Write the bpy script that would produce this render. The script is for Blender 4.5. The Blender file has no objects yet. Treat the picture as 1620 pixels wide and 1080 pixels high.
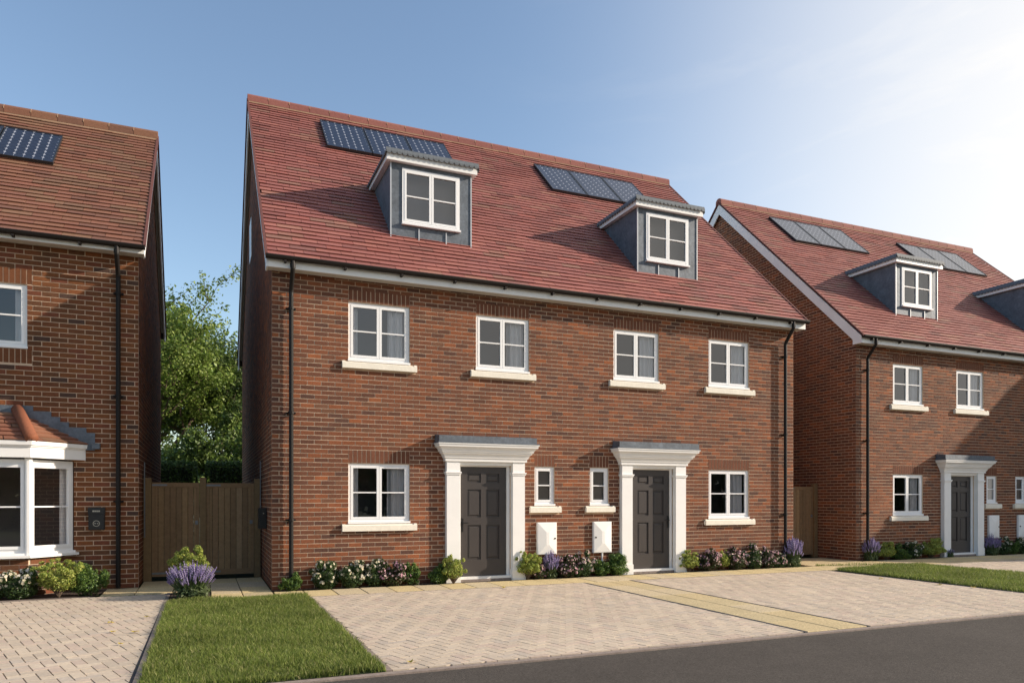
import bpy, math, random
import numpy as np
from mathutils import Vector
SC = bpy.context.scene
COL = SC.collection
R = math.radians
rnd = random.Random(7)

# ------------------------------------------------------------------ camera, sky, sun, exposure
CAM = (-1.022, -12.4405, 1.5)
YAW = 22.922
FPX = 1154.0
cd = bpy.data.cameras.new('camera'); cam = bpy.data.objects.new('camera', cd); COL.objects.link(cam)
cam.location = CAM; cam.rotation_euler = (R(90), 0, R(-YAW))
cd.sensor_width = 36; cd.lens = FPX / 1620 * 36; cd.shift_y = (788 - 540) / 1620.0
cd.clip_start = 0.1; cd.clip_end = 2000
SC.camera = cam

SUN = Vector((1.0, -0.345, 0.43)).normalized()          # towards the sun
SUN_EL = math.asin(SUN.z); SUN_ROT = math.atan2(SUN.x, SUN.y)
SC.view_settings.view_transform = 'Standard'; SC.view_settings.look = 'None'
SC.view_settings.gamma = 1; SC.view_settings.use_curve_mapping = False
SC.view_settings.exposure = 0.55
world = bpy.data.worlds.new('World'); SC.world = world; world.use_nodes = True
def build_world():
    nt = world.node_tree; nt.nodes.clear(); N = nt.nodes; L = nt.links
    out = N.new('ShaderNodeOutputWorld')
    sky = N.new('ShaderNodeTexSky'); sky.sky_type = 'NISHITA'; sky.sun_disc = False
    sky.sun_elevation = SUN_EL; sky.sun_rotation = SUN_ROT
    sky.air_density = 1.05; sky.dust_density = 1.0; sky.ozone_density = 1.25
    bg = N.new('ShaderNodeBackground'); bg.inputs['Strength'].default_value = 0.15
    L.new(sky.outputs[0], bg.inputs[0])
    # bright milky air and thin cirrus on the sun's side of the sky
    tc = N.new('ShaderNodeTexCoord')
    dot = N.new('ShaderNodeVectorMath'); dot.operation = 'DOT_PRODUCT'; g_ = Vector((1, -.345, .06)).normalized(); dot.inputs[1].default_value = tuple(g_)   # the milky air lies low, under the sun
    L.new(tc.outputs['Generated'], dot.inputs[0])
    mp = N.new('ShaderNodeMapping'); mp.inputs['Scale'].default_value = (2.2, 2.2, 9.0); mp.inputs['Rotation'].default_value = (0.25, -0.12, 0.5)
    L.new(tc.outputs['Generated'], mp.inputs[0])
    nz = N.new('ShaderNodeTexNoise'); nz.inputs['Scale'].default_value = 1.6; nz.inputs['Detail'].default_value = 7; nz.inputs['Roughness'].default_value = 0.62; nz.inputs['Distortion'].default_value = 0.6
    L.new(mp.outputs[0], nz.inputs[0])
    m1 = N.new('ShaderNodeMapRange'); m1.interpolation_type = 'SMOOTHSTEP'
    m1.inputs[1].default_value = -0.06; m1.inputs[2].default_value = 0.74
    L.new(dot.outputs['Value'], m1.inputs[0])
    pw = N.new('ShaderNodeMath'); pw.operation = 'POWER'; pw.inputs[1].default_value = 1.9; L.new(m1.outputs[0], pw.inputs[0])
    m2 = N.new('ShaderNodeMapRange'); m2.inputs[1].default_value = 0.52; m2.inputs[2].default_value = 0.8; m2.inputs[3].default_value = 0.0; m2.inputs[4].default_value = 0.22
    L.new(nz.outputs[0], m2.inputs[0])
    mm = N.new('ShaderNodeMath'); mm.operation = 'MULTIPLY'; L.new(m2.outputs[0], mm.inputs[0]); L.new(m1.outputs[0], mm.inputs[1])
    ad = N.new('ShaderNodeMath'); ad.operation = 'ADD'; ad.use_clamp = True; L.new(pw.outputs[0], ad.inputs[0]); L.new(mm.outputs[0], ad.inputs[1])
    veil = N.new('ShaderNodeBackground'); veil.inputs[0].default_value = (1.0, 0.97, 0.93, 1); veil.inputs[1].default_value = 0.74
    mx = N.new('ShaderNodeMixShader'); L.new(ad.outputs[0], mx.inputs[0]); L.new(bg.outputs[0], mx.inputs[1]); L.new(veil.outputs[0], mx.inputs[2])
    L.new(mx.outputs[0], out.inputs[0])
build_world()
sl = bpy.data.lights.new('sun', 'SUN'); sun = bpy.data.objects.new('sun', sl); COL.objects.link(sun)
sl.energy = 4.6; sl.angle = R(0.6); sl.color = (1.0, 0.86, 0.70)
sun.rotation_euler = SUN.to_track_quat('Z', 'Y').to_euler(); sun.location = (30, -10, 20)

# ------------------------------------------------------------------ projection used only to find the pieces that show largest
_th = R(YAW); _F = np.array([math.sin(_th), math.cos(_th)]); _Rt = np.array([math.cos(_th), -math.sin(_th)])
def proj(p):
    d = np.array([p[0] - CAM[0], p[1] - CAM[1]]); z = d @ _F
    if z < 0.2: return None
    return 810 + FPX * (d @ _Rt) / z, 788 - FPX * (p[2] - CAM[2]) / z, z
def shown(p, m=4):
    q = proj(p)
    return q is not None and -m < q[0] < 1620 + m and -m < q[1] < 1080 + m

# ------------------------------------------------------------------ materials
MATS = {}
def principled(name, col=(.5, .5, .5), rough=.7, metal=0.0, spec=.5, attr=False, noise=None, bump=None, trans=0.0, sheen=0):
    """noise = (scale, amount) value mottling, bump = (scale, strength, distance)"""
    m = bpy.data.materials.new(name); m.use_nodes = True; nt = m.node_tree; N = nt.nodes; L = nt.links
    b = N['Principled BSDF']; b.inputs['Roughness'].default_value = rough; b.inputs['Metallic'].default_value = metal
    b.inputs['Specular IOR Level'].default_value = spec
    tc = N.new('ShaderNodeTexCoord'); g = N.new('ShaderNodeNewGeometry')
    if attr:
        a = N.new('ShaderNodeAttribute'); a.attribute_name = 'tone'; src = a.outputs['Color']
    else:
        c = N.new('ShaderNodeRGB'); c.outputs[0].default_value = (*col, 1); src = c.outputs[0]
    if noise:
        for (sc, am) in (noise if isinstance(noise, list) else [noise]):
            n = N.new('ShaderNodeTexNoise'); n.inputs['Scale'].default_value = sc; n.inputs['Detail'].default_value = 5; n.inputs['Roughness'].default_value = .65
            L.new(g.outputs['Position'], n.inputs['Vector'])
            r = N.new('ShaderNodeMapRange'); r.inputs[1].default_value = .28; r.inputs[2].default_value = .72
            r.inputs[3].default_value = 1 - am; r.inputs[4].default_value = 1 + am; L.new(n.outputs[0], r.inputs[0])
            v = N.new('ShaderNodeVectorMath'); v.operation = 'SCALE'; L.new(src, v.inputs[0]); L.new(r.outputs[0], v.inputs['Scale']); src = v.outputs[0]
    L.new(src, b.inputs['Base Color'])
    if bump:
        n = N.new('ShaderNodeTexNoise'); n.inputs['Scale'].default_value = bump[0]; n.inputs['Detail'].default_value = 4
        L.new(g.outputs['Position'], n.inputs['Vector'])
        bp = N.new('ShaderNodeBump'); bp.inputs['Strength'].default_value = bump[1]; bp.inputs['Distance'].default_value = bump[2]
        L.new(n.outputs[0], bp.inputs['Height']); L.new(bp.outputs[0], b.inputs['Normal'])
    if trans:
        t = N.new('ShaderNodeBsdfTranslucent'); L.new(src, t.inputs[0]); mx = N.new('ShaderNodeMixShader'); mx.inputs[0].default_value = trans
        L.new(b.outputs[0], mx.inputs[1]); L.new(t.outputs[0], mx.inputs[2]); L.new(mx.outputs[0], N['Material Output'].inputs[0])
    MATS[name] = m; return m
principled('brick', attr=True, rough=.9, spec=.25, noise=[(38, .2), (5, .12), (.7, .10)], bump=(120, .5, .004))
principled('mortar', (.60, .45, .325), rough=.95, spec=.1, noise=(9, .14), bump=(90, .4, .003))
principled('tile', attr=True, rough=.62, spec=.45, noise=[(30, .16), (1.3, .10)], bump=(90, .4, .004))
principled('roof_underlay', (.025, .018, .016), rough=.95)
principled('ridge', attr=True, rough=.8, spec=.3, noise=(22, .15), bump=(70, .4, .005))
principled('verge_mortar', (.12, .042, .036), rough=.9, noise=(12, .15))
principled('bed_mortar', (.38, .25, .16), rough=.95, noise=(20, .15))
principled('white_paint', (.85, .84, .82), rough=.42, noise=(3.5, .03))
principled('white_board', (.80, .81, .82), rough=.5, noise=(2.5, .05))
principled('soffit', (.55, .53, .48), rough=.7)
principled('upvc', (.84, .84, .84), rough=.3)
principled('black_pipe', (.010, .008, .007), rough=.6, spec=.3)
principled('gutter', (.014, .010, .008), rough=.6, spec=.3)
principled('stone_sill', (.82, .77, .66), rough=.85, noise=[(24, .07), (4, .05)], bump=(60, .3, .003))
principled('lead', (.115, .135, .16), rough=.62, metal=.25, noise=[(5, .28), (19, .22)], bump=(14, .35, .01))
principled('slate_edge', (.115, .130, .145), rough=.7, noise=(20, .2))
principled('seam', (.50, .52, .54), rough=.4, metal=.3)
principled('door_paint', (.052, .045, .043), rough=.38, noise=(4, .05))
principled('door_metal', (.03, .03, .03), rough=.3, metal=.6)
principled('curtain', (.96, .96, .97), rough=.9, trans=.1)
principled('blind', (.40, .36, .32), rough=.9)
principled('room', (.23, .205, .19), rough=.95)
principled('wood', attr=True, rough=.8, spec=.3, noise=[(14, .14)], bump=(50, .4, .004))
principled('galvanised', (.20, .21, .22), rough=.5, metal=.5, noise=(20, .2))
principled('soil', (.045, .028, .02), rough=1, noise=(30, .5), bump=(40, 1, .02))
principled('paver', attr=True, rough=.88, spec=.25, noise=[(26, .13), (1.1, .07), (.45, .06)], bump=(140, .5, .003))
principled('paving_sand', (.10, .078, .06), rough=1, noise=(60, .2))
principled('slab', attr=True, rough=.9, spec=.2, noise=[(34, .30), (110, .22), (2, .06)], bump=(150, .7, .004))
principled('joint', (.07, .055, .035), rough=1, noise=(30, .3))
principled('edging', (.26, .21, .18), rough=.95, noise=[(14, .22), (60, .2)], bump=(80, .6, .004))
principled('edge_dark', (.028, .032, .04), rough=.8, noise=(9, .3))
principled('grass', attr=True, rough=.6, spec=.3, trans=.42)
principled('turf', (.035, .05, .014), rough=1, noise=(30, .4))
principled('leaf', attr=True, rough=.5, spec=.35, trans=.32)
principled('petal', attr=True, rough=.7, spec=.2, trans=.25)
principled('bark', (.12, .085, .06), rough=.95, noise=(12, .35), bump=(25, .8, .03))
principled('solar_cell', (.024, .028, .046), rough=.16, metal=.15, spec=.7, noise=(3, .12))
principled('solar_back', (.42, .45, .52), rough=.3)
principled('solar_frame', (.05, .055, .06), rough=.35, metal=.6)
principled('box_plastic', (.012, .012, .012), rough=.45)
principled('mark', (.42, .40, .34), rough=.6)
principled('far_ground', (.05, .065, .025), rough=1, noise=(.3, .3))
principled('dead_leaf', (.55, .42, .04), rough=.7, trans=.2)
def asphalt():
    m = principled('asphalt', (.083, .073, .064), rough=.93, spec=.2, noise=[(170, .38), (55, .42), (16, .12), (1.1, .10), (.22, .10)], bump=(190, .9, .006))
asphalt()
def glass(name='glass', tint=(.94, .92, .91), f0=.10):
    m = bpy.data.materials.new(name); m.use_nodes = True; nt = m.node_tree; N = nt.nodes; L = nt.links; N.clear()
    o = N.new('ShaderNodeOutputMaterial'); t = N.new('ShaderNodeBsdfTransparent'); t.inputs[0].default_value = (*tint, 1)
    g = N.new('ShaderNodeBsdfGlossy'); g.inputs['Roughness'].default_value = .012; g.inputs[0].default_value = (.95, .95, .95, 1)
    fr = N.new('ShaderNodeFresnel'); fr.inputs[0].default_value = 1.55
    ad = N.new('ShaderNodeMath'); ad.operation = 'MULTIPLY_ADD'; ad.inputs[1].default_value = 1.6; ad.inputs[2].default_value = f0 - .07; ad.use_clamp = True
    ge = N.new('ShaderNodeNewGeometry'); n = N.new('ShaderNodeTexNoise'); n.inputs['Scale'].default_value = 1.3; L.new(ge.outputs['Position'], n.inputs['Vector'])
    bp = N.new('ShaderNodeBump'); bp.inputs['Strength'].default_value = .06; bp.inputs['Distance'].default_value = .02; L.new(n.outputs[0], bp.inputs['Height']); L.new(bp.outputs[0], g.inputs['Normal'])
    mx = N.new('ShaderNodeMixShader'); L.new(fr.outputs[0], ad.inputs[0]); L.new(ad.outputs[0], mx.inputs[0]); L.new(t.outputs[0], mx.inputs[1]); L.new(g.outputs[0], mx.inputs[2]); L.new(mx.outputs[0], o.inputs[0])
    MATS[name] = m
glass()

# ------------------------------------------------------------------ object helpers
def link(o, parent=None):
    COL.objects.link(o)
    if parent is not None: o.parent = parent
    return o
def tag(o, label=None, cat=None, group=None, kind=None):
    if label: o['label'] = label
    if cat: o['category'] = cat
    if group: o['group'] = group
    if kind: o['kind'] = kind
    return o
def empty(name, loc=(0, 0, 0), label=None, cat=None, group=None):
    o = bpy.data.objects.new(name, None); o.location = loc; o.empty_display_size = .2; link(o)
    return tag(o, label, cat, group)

class MB:
    """collects faces with a tone per vertex; build() makes one mesh object"""
    def __init__(s): s.v = []; s.f = []; s.c = []
    def poly(s, pts, tone=(.5, .5, .5)):
        i = len(s.v); s.v += [tuple(p) for p in pts]; s.f.append(tuple(range(i, i + len(pts)))); s.c += [tone] * len(pts)
    def box(s, x0, x1, y0, y1, z0, z1, tone=(.5, .5, .5)):
        i = len(s.v)
        s.v += [(x0, y0, z0), (x1, y0, z0), (x1, y1, z0), (x0, y1, z0), (x0, y0, z1), (x1, y0, z1), (x1, y1, z1), (x0, y1, z1)]
        s.f += [(i, i+3, i+2, i+1), (i+4, i+5, i+6, i+7), (i, i+1, i+5, i+4), (i+1, i+2, i+6, i+5), (i+2, i+3, i+7, i+6), (i+3, i, i+4, i+7)]
        s.c += [tone] * 8
    def prism(s, base, vec, tone=(.5, .5, .5), bottom=True):
        """base: list of 3D points (counter-clockwise seen from the +vec side), extruded by vec"""
        n = len(base); i = len(s.v); b = [Vector(p) for p in base]; v = Vector(vec)
        s.v += [tuple(p) for p in b] + [tuple(p + v) for p in b]; s.c += [tone] * (2 * n)
        s.f.append(tuple(range(i + n, i + 2 * n)))
        if bottom: s.f.append(tuple(reversed(range(i, i + n))))
        for k in range(n): s.f.append((i + k, i + (k + 1) % n, i + n + (k + 1) % n, i + n + k))
    def tube(s, pts, rad, n=8, tone=(.5, .5, .5), cap=True):
        pts = [Vector(p) for p in pts]; rs = rad if isinstance(rad, (list, tuple)) else [rad] * len(pts); rings = []
        for k, p in enumerate(pts):
            a = pts[max(k-1, 0)]; b = pts[min(k+1, len(pts)-1)]; t = (b - a).normalized()
            u = t.cross(Vector((0, 0, 1))) if abs(t.z) < .95 else t.cross(Vector((0, 1, 0))); u.normalize(); w = t.cross(u)
            i = len(s.v); rings.append(i)
            for q in range(n):
                an = 2 * math.pi * q / n; s.v.append(tuple(p + (u * math.cos(an) + w * math.sin(an)) * rs[k])); s.c.append(tone)
        for a, b in zip(rings, rings[1:]):
            for q in range(n): s.f.append((a + q, a + (q+1) % n, b + (q+1) % n, b + q))
        if cap: s.f.append(tuple(reversed(range(rings[0], rings[0]+n)))); s.f.append(tuple(range(rings[-1], rings[-1]+n)))
    def mesh(s, name, mat, smooth=False):
        me = bpy.data.meshes.new(name); me.from_pydata(s.v, [], s.f)
        a = me.color_attributes.new('tone', 'FLOAT_COLOR', 'POINT')
        c = np.ones((len(s.v), 4), dtype=np.float32); c[:, :3] = np.array(s.c, dtype=np.float32).reshape(-1, 3); a.data.foreach_set('color', c.ravel())
        me.materials.append(MATS[mat] if isinstance(mat, str) else mat)
        if smooth: me.shade_smooth()
        return me
    def build(s, name, mat, parent=None, smooth=False, **k):
        o = bpy.data.objects.new(name, s.mesh(name, mat, smooth)); link(o, parent); tag(o, **k); return o
def fastmesh(name, V, F, C, mat, parent=None, smooth=False):
    """numpy quads or triangles: V (n,3), F (m,k), C (n,3)"""
    me = bpy.data.meshes.new(name); n = len(V); m, k = F.shape
    me.vertices.add(n); me.vertices.foreach_set('co', V.astype(np.float32).ravel())
    me.loops.add(m * k); me.loops.foreach_set('vertex_index', F.astype(np.int32).ravel())
    me.polygons.add(m); me.polygons.foreach_set('loop_start', (np.arange(m) * k).astype(np.int32)); me.polygons.foreach_set('loop_total', np.full(m, k, dtype=np.int32))
    me.update(calc_edges=True)
    a = me.color_attributes.new('tone', 'FLOAT_COLOR', 'POINT'); c = np.ones((n, 4), np.float32); c[:, :3] = C; a.data.foreach_set('color', c.ravel())
    me.materials.append(MATS[mat]); o = bpy.data.objects.new(name, me); link(o, parent); return o
def clip(poly, nx, ny, d):
    """keep the part of a 2D polygon where nx*x+ny*y <= d"""
    out = []
    for i in range(len(poly)):
        a, b = poly[i], poly[(i+1) % len(poly)]; da = nx*a[0]+ny*a[1]-d; db = nx*b[0]+ny*b[1]-d
        if da <= 0: out.append(a)
        if (da < 0) != (db < 0) and abs(da - db) > 1e-12:
            t = da / (da - db); out.append((a[0] + (b[0]-a[0])*t, a[1] + (b[1]-a[1])*t))
    return out
def area(p): return abs(sum(p[i][0]*p[(i+1) % len(p)][1] - p[(i+1) % len(p)][0]*p[i][1] for i in range(len(p)))) / 2 if len(p) > 2 else 0

# ------------------------------------------------------------------ palettes
BRICKS = [((0.1754, 0.0689, 0.0386), 24), ((0.1521, 0.0628, 0.0373), 22), ((0.206, 0.0757, 0.0386), 18), ((0.1261, 0.0558, 0.0365), 16), ((0.2407, 0.0835, 0.0386), 8), ((0.1035, 0.0512, 0.0373), 6), ((0.2755, 0.0935, 0.0399), 3), ((0.1669, 0.078, 0.0468), 7)]
BRICKS_L = [((0.176, 0.0654, 0.0285), 24), ((0.1456, 0.0578, 0.0269), 22), ((0.195, 0.073, 0.0285), 14), ((0.1228, 0.054, 0.0269), 14), ((0.1608, 0.054, 0.0285), 12), ((0.081, 0.0464, 0.0345), 6), ((0.2102, 0.0745, 0.0285), 5)]
TILES = [((0.3001, 0.1109, 0.0917), 24), ((0.2791, 0.1022, 0.0858), 22), ((0.3152, 0.1209, 0.0961), 16), ((0.2641, 0.0995, 0.0844), 14), ((0.3093, 0.1411, 0.104), 7), ((0.231, 0.0995, 0.0829), 6), ((0.3333, 0.1124, 0.0894), 4), ((0.2611, 0.1304, 0.0968), 4)]
TILES_L = [((0.2321, 0.1009, 0.0629), 20), ((0.2152, 0.0938, 0.0598), 20), ((0.2442, 0.113, 0.068), 16), ((0.1936, 0.091, 0.0608), 12), ((0.2273, 0.1211, 0.0717), 12), ((0.1984, 0.1074, 0.0665), 8), ((0.2466, 0.1019, 0.0639), 6)]
PAVERS = [((0.5373, 0.4513, 0.3561), 20), ((0.5105, 0.4299, 0.3406), 20), ((0.5534, 0.4621, 0.3612), 16), ((0.5266, 0.4299, 0.3457), 14), ((0.489, 0.4191, 0.3457), 8), ((0.5696, 0.4782, 0.3715), 8), ((0.5158, 0.4137, 0.3354), 8)]
def pick(pal, r):
    t = r.random() * sum(w for _, w in pal); 
    for k, (c, w) in enumerate(pal):
        t -= w
        if t <= 0: return k
    return 0
def patch(x, z, seed=0):
    return .5 + .5 * math.sin(x * 1.7 + seed + 1.3 * math.sin(z * 1.9 + seed)) * math.sin(z * 2.3 - x * .8 + seed * 2)
def jit(c, r, a=.08):
    k = 1 + r.uniform(-a, a); return (c[0]*k, c[1]*k, c[2]*k)

# ------------------------------------------------------------------ brick walls
def rects_minus_holes(s0, s1, z0, z1, holes):
    segs = [(s0, s1)]
    for (a, b, c, d) in holes:
        if min(z1, d) - max(z0, c) > (z1 - z0) * .5:
            ns = []
            for (p, q) in segs:
                if b <= p or a >= q: ns.append((p, q)); continue
                if a - p > .012: ns.append((p, a))
                if q - b > .012: ns.append((b, q))
            segs = ns
    return segs
def brick_wall(parent, off, toworld, W, ztop, holes, soldiers, pal, seed, course=.075, length=.225, gap=.0125, face_at=None, singles=300, z0=0.0, rake=None):
    """toworld(s, d, z): s along the wall, d outwards from the mortar face. Holes (s0,s1,z0,z1) have no bricks; soldiers are
    (s0,s1,z0,z1) bands of upright bricks. singles = how many stand as parts. Returns nothing."""
    r = random.Random(seed); items = []
    H = list(holes) + [(a, b, c, d) for (a, b, c, d) in soldiers]
    k = 0; z = z0
    while z < ztop - .02:
        zb, zt = z + gap/2, min(z + course - gap/2, ztop)
        s = -(length/2 if k % 2 else 0)
        while s < W:
            a, b = max(s, 0) + gap/2, min(s + length, W) - gap/2
            if b - a > .012:
                for (p, q) in rects_minus_holes(a, b, zb, zt, H):
                    if q - p < .012: continue
                    poly = [(p, zb), (q, zb), (q, zt), (p, zt)]
                    if rake:
                        for (nx, ny, d) in rake: poly = clip(poly, nx, ny, d)
                        if area(poly) < .0005: continue
                    items.append((poly, 0))
            s += length
        z += course; k += 1
    for (a, b, c, d) in soldiers:
        n = max(1, round((b - a) / course)); w = (b - a) / n
        for i in range(n): items.append(([(a + i*w + gap/2, c + gap/2), (a + (i+1)*w - gap/2, c + gap/2), (a + (i+1)*w - gap/2, d - gap/2), (a + i*w + gap/2, d - gap/2)], 1))
    full = []
    for idx, (poly, sol) in enumerate(items):
        w = max(p[0] for p in poly) - min(p[0] for p in poly)
        if not sol and len(poly) == 4 and abs(w - (length - gap)) < .002 and singles:
            cx = sum(p[0] for p in poly)/4; cz = sum(p[1] for p in poly)/4; wp = Vector(toworld(cx, 0, cz)) + Vector(off)
            e = Vector(toworld(cx + .1, 0, cz)) + Vector(off)
            if shown(wp):
                q = proj(wp); q2 = proj(e); full.append((-abs(q2[0]-q[0]) / q[2], idx))
    full.sort(); chosen = set(i for _, i in full[:singles])
    mb = MB(); protos = {}
    for idx, (poly, sol) in enumerate(items):
        cx = sum(p[0] for p in poly)/len(poly); cz = sum(p[1] for p in poly)/len(poly)
        ci = pick(pal, r); pt = patch(cx, cz, seed)
        if pt > .8 and r.random() < .3: ci = 2 if r.random() < .6 else 4
        tone = pal[ci][0]
        if sol: tone = tuple(.5 * t + .5 * u for t, u in zip(pal[0][0], pal[1][0])); 
        pr_ = .005 + r.uniform(-.0015, .0015)
        if idx in chosen:
            var = (ci, r.randrange(3))
            if var not in protos:
                m = MB(); t2 = jit(tone, r); w = length/2 - gap/2; h = course/2 - gap/2
                pts = [toworld(-w, 0, -h), toworld(w, 0, -h), toworld(w, 0, h), toworld(-w, 0, h)]; o0 = Vector(toworld(0, 0, 0))
                pts = [Vector(p) - o0 for p in pts]; ov = Vector(toworld(0, .005 + (var[1]-1)*.0015, 0)) - o0
                m.prism(pts, ov, t2, bottom=False); protos[var] = m.mesh('brick', 'brick')
            o = bpy.data.objects.new('brick', protos[var]); o.location = toworld(cx, 0, cz); link(o, parent)
        else:
            pts = [Vector(toworld(p[0], 0, p[1])) for p in poly]; ov = Vector(toworld(0, pr_, 0)) - Vector(toworld(0, 0, 0))
            mb.prism(pts, ov, jit(tone, r), bottom=False)
    mb.build('brickwork', 'brick', parent, kind='stuff')
def panel_with_holes(mb, toworld, W, ztop, holes, reveal=.11, z0=0.0):
    xs = sorted({0, W, *[h[0] for h in holes], *[h[1] for h in holes]}); zs = sorted({z0, ztop, *[max(z0, h[2]) for h in holes], *[h[3] for h in holes]})
    for a, b in zip(xs, xs[1:]):
        for c, d in zip(zs, zs[1:]):
            mx, mz = (a+b)/2, (c+d)/2
            if any(h[0] < mx < h[1] and h[2] < mz < h[3] for h in holes): continue
            mb.poly([toworld(a, 0, c), toworld(b, 0, c), toworld(b, 0, d), toworld(a, 0, d)])
    for (a, b, c, d) in holes:
        mb.poly([toworld(a, 0, c), toworld(a, -reveal, c), toworld(a, -reveal, d), toworld(a, 0, d)])
        mb.poly([toworld(b, 0, c), toworld(b, 0, d), toworld(b, -reveal, d), toworld(b, -reveal, c)])
        mb.poly([toworld(a, 0, d), toworld(a, -reveal, d), toworld(b, -reveal, d), toworld(b, 0, d)])
        if c > z0 + .01: mb.poly([toworld(a, 0, c), toworld(b, 0, c), toworld(b, -reveal, c), toworld(a, -reveal, c)])
# ------------------------------------------------------------------ windows
def window(parent, x0, x1, z0, z1, y=.02, bars=True, mullion=True, curtains=(0, .36), room=1.0, subsill=True, name='window', seed=1, roomdepth=1.1, plant=False):
    """frame outline in the xz plane facing -y; y is the frame's front"""
    r = random.Random(seed); fw = .055; mb = MB(); zb = z0 + (.04 if subsill else 0)
    d0, d1 = y, y + .06
    mb.box(x0, x0+fw, d0, d1, zb, z1); mb.box(x1-fw, x1, d0, d1, zb, z1)
    mb.box(x0+fw, x1-fw, d0+.001, d1, z1-fw, z1); mb.box(x0+fw, x1-fw, d0+.001, d1, zb, zb+fw)
    if subsill: mb.box(x0-.012, x1+.012, d0-.045, d1, z0+.004, zb)
    cells = []
    xm = (x0+x1)/2
    cols = [(x0+fw, xm), (xm, x1-fw)] if mullion else [(x0+fw, x1-fw)]
    win = mb.build(name, 'upvc', parent)
    if mullion:
        m = MB(); m.box(xm-.022, xm+.022, d0+.004, d1, zb+fw, z1-fw); m.build('mullion', 'upvc', win)
    for ci, (a, b) in enumerate(cols):
        a2 = a + (.024 if mullion and ci == 1 else .004); b2 = b - (.024 if mullion and ci == 0 else .004)
        s = MB(); t = .028; e0, e1 = d0-.006, d0+.03; zz0, zz1 = zb+fw+.004-.02, z1-fw-.004+.02; a3, b3 = a2-.018, b2+.018
        if mullion: 
            if ci == 0: b3 = xm - .003
            else: a3 = xm + .003
        s.box(a3, a3+t+.012, e0, e1, zz0, zz1); s.box(b3-t-.012, b3, e0, e1, zz0, zz1)
        s.box(a3+t+.012, b3-t-.012, e0+.001, e1, zz0, zz0+t+.012); s.box(a3+t+.012, b3-t-.012, e0+.001, e1, zz1-t-.012, zz1)
        zm = (zz0+zz1)/2
        if bars: s.box(a3+t+.012, b3-t-.012, e0+.004, e1, zm-.011, zm+.011)
        s.build('casement', 'upvc', win)
        for (c, d) in ([(zz0+t, zm), (zm, zz1-t)] if bars else [(zz0+t, zz1-t)]):
            p = MB(); tl = r.uniform(-.002, .002); yy = d0+.02
            p.poly([(a3+t, yy, c), (b3-t, yy+tl, c), (b3-t, yy+tl, d), (a3+t, yy, d)]); p.build('pane', 'glass', win)
    rm = MB(); ya, yb = d1+.005, d1+roomdepth; e = room
    X0, X1, Z0, Z1 = x0+.01-e*.25, x1-.01+e*.25, z0-.3*e, z1+.12*e
    rm.poly([(X0, yb, Z0), (X1, yb, Z0), (X1, yb, Z1), (X0, yb, Z1)]); rm.poly([(X0, ya, Z0), (X0, yb, Z0), (X0, yb, Z1), (X0, ya, Z1)])
    rm.poly([(X1, yb, Z0), (X1, ya, Z0), (X1, ya, Z1), (X1, yb, Z1)]); rm.poly([(X0, ya, Z0), (X1, ya, Z0), (X1, yb, Z0), (X0, yb, Z0)]); rm.poly([(X0, yb, Z1), (X1, yb, Z1), (X1, ya, Z1), (X0, ya, Z1)])
    rm.build('room_lining', 'room', win)
    if not mullion:
        b_ = MB(); b_.poly([(x0+.02, d1+.004, z0), (x1-.02, d1+.004, z0), (x1-.02, d1+.004, z1), (x0+.02, d1+.004, z1)]); b_.build('blind', 'blind', win)
    for side, wd in zip((0, 1), curtains):
        if wd <= 0: continue
        c = MB(); n = 60; w = wd; xa = x0+.05 if side == 0 else x1-.05-w; pts = []; ph = r.random()*6
        for i in range(n+1):
            t = i/n; pts.append((xa + w*t, d1+.05+.030*math.sin(t*w*58+ph)+.010*math.sin(t*w*27+ph*2)))
        for (p, q) in zip(pts, pts[1:]): c.poly([(p[0], p[1], z0-.05), (q[0], q[1], z0-.05), (q[0], q[1], z1-.03), (p[0], p[1], z1-.03)])
        c.build('curtain', 'curtain', win, smooth=True)
    return win
def stone_sill(parent, x0, x1, z0, z1):
    m = MB(); pf = -.065
    prof = [(pf, z0), (pf, z1-.022), (-.0, z1+.0), (.03, z1+.0), (.03, z0)]
    m.prism([(x0, a, b) for a, b in prof], (x1-x0, 0, 0)); 
    m.box(x0, x0+.05, -.045, .0, z1-.018, z1+.006); m.box(x1-.05, x1, -.045, .0, z1-.018, z1+.006)
    m.build('stone_sill', 'stone_sill', parent)

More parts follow.
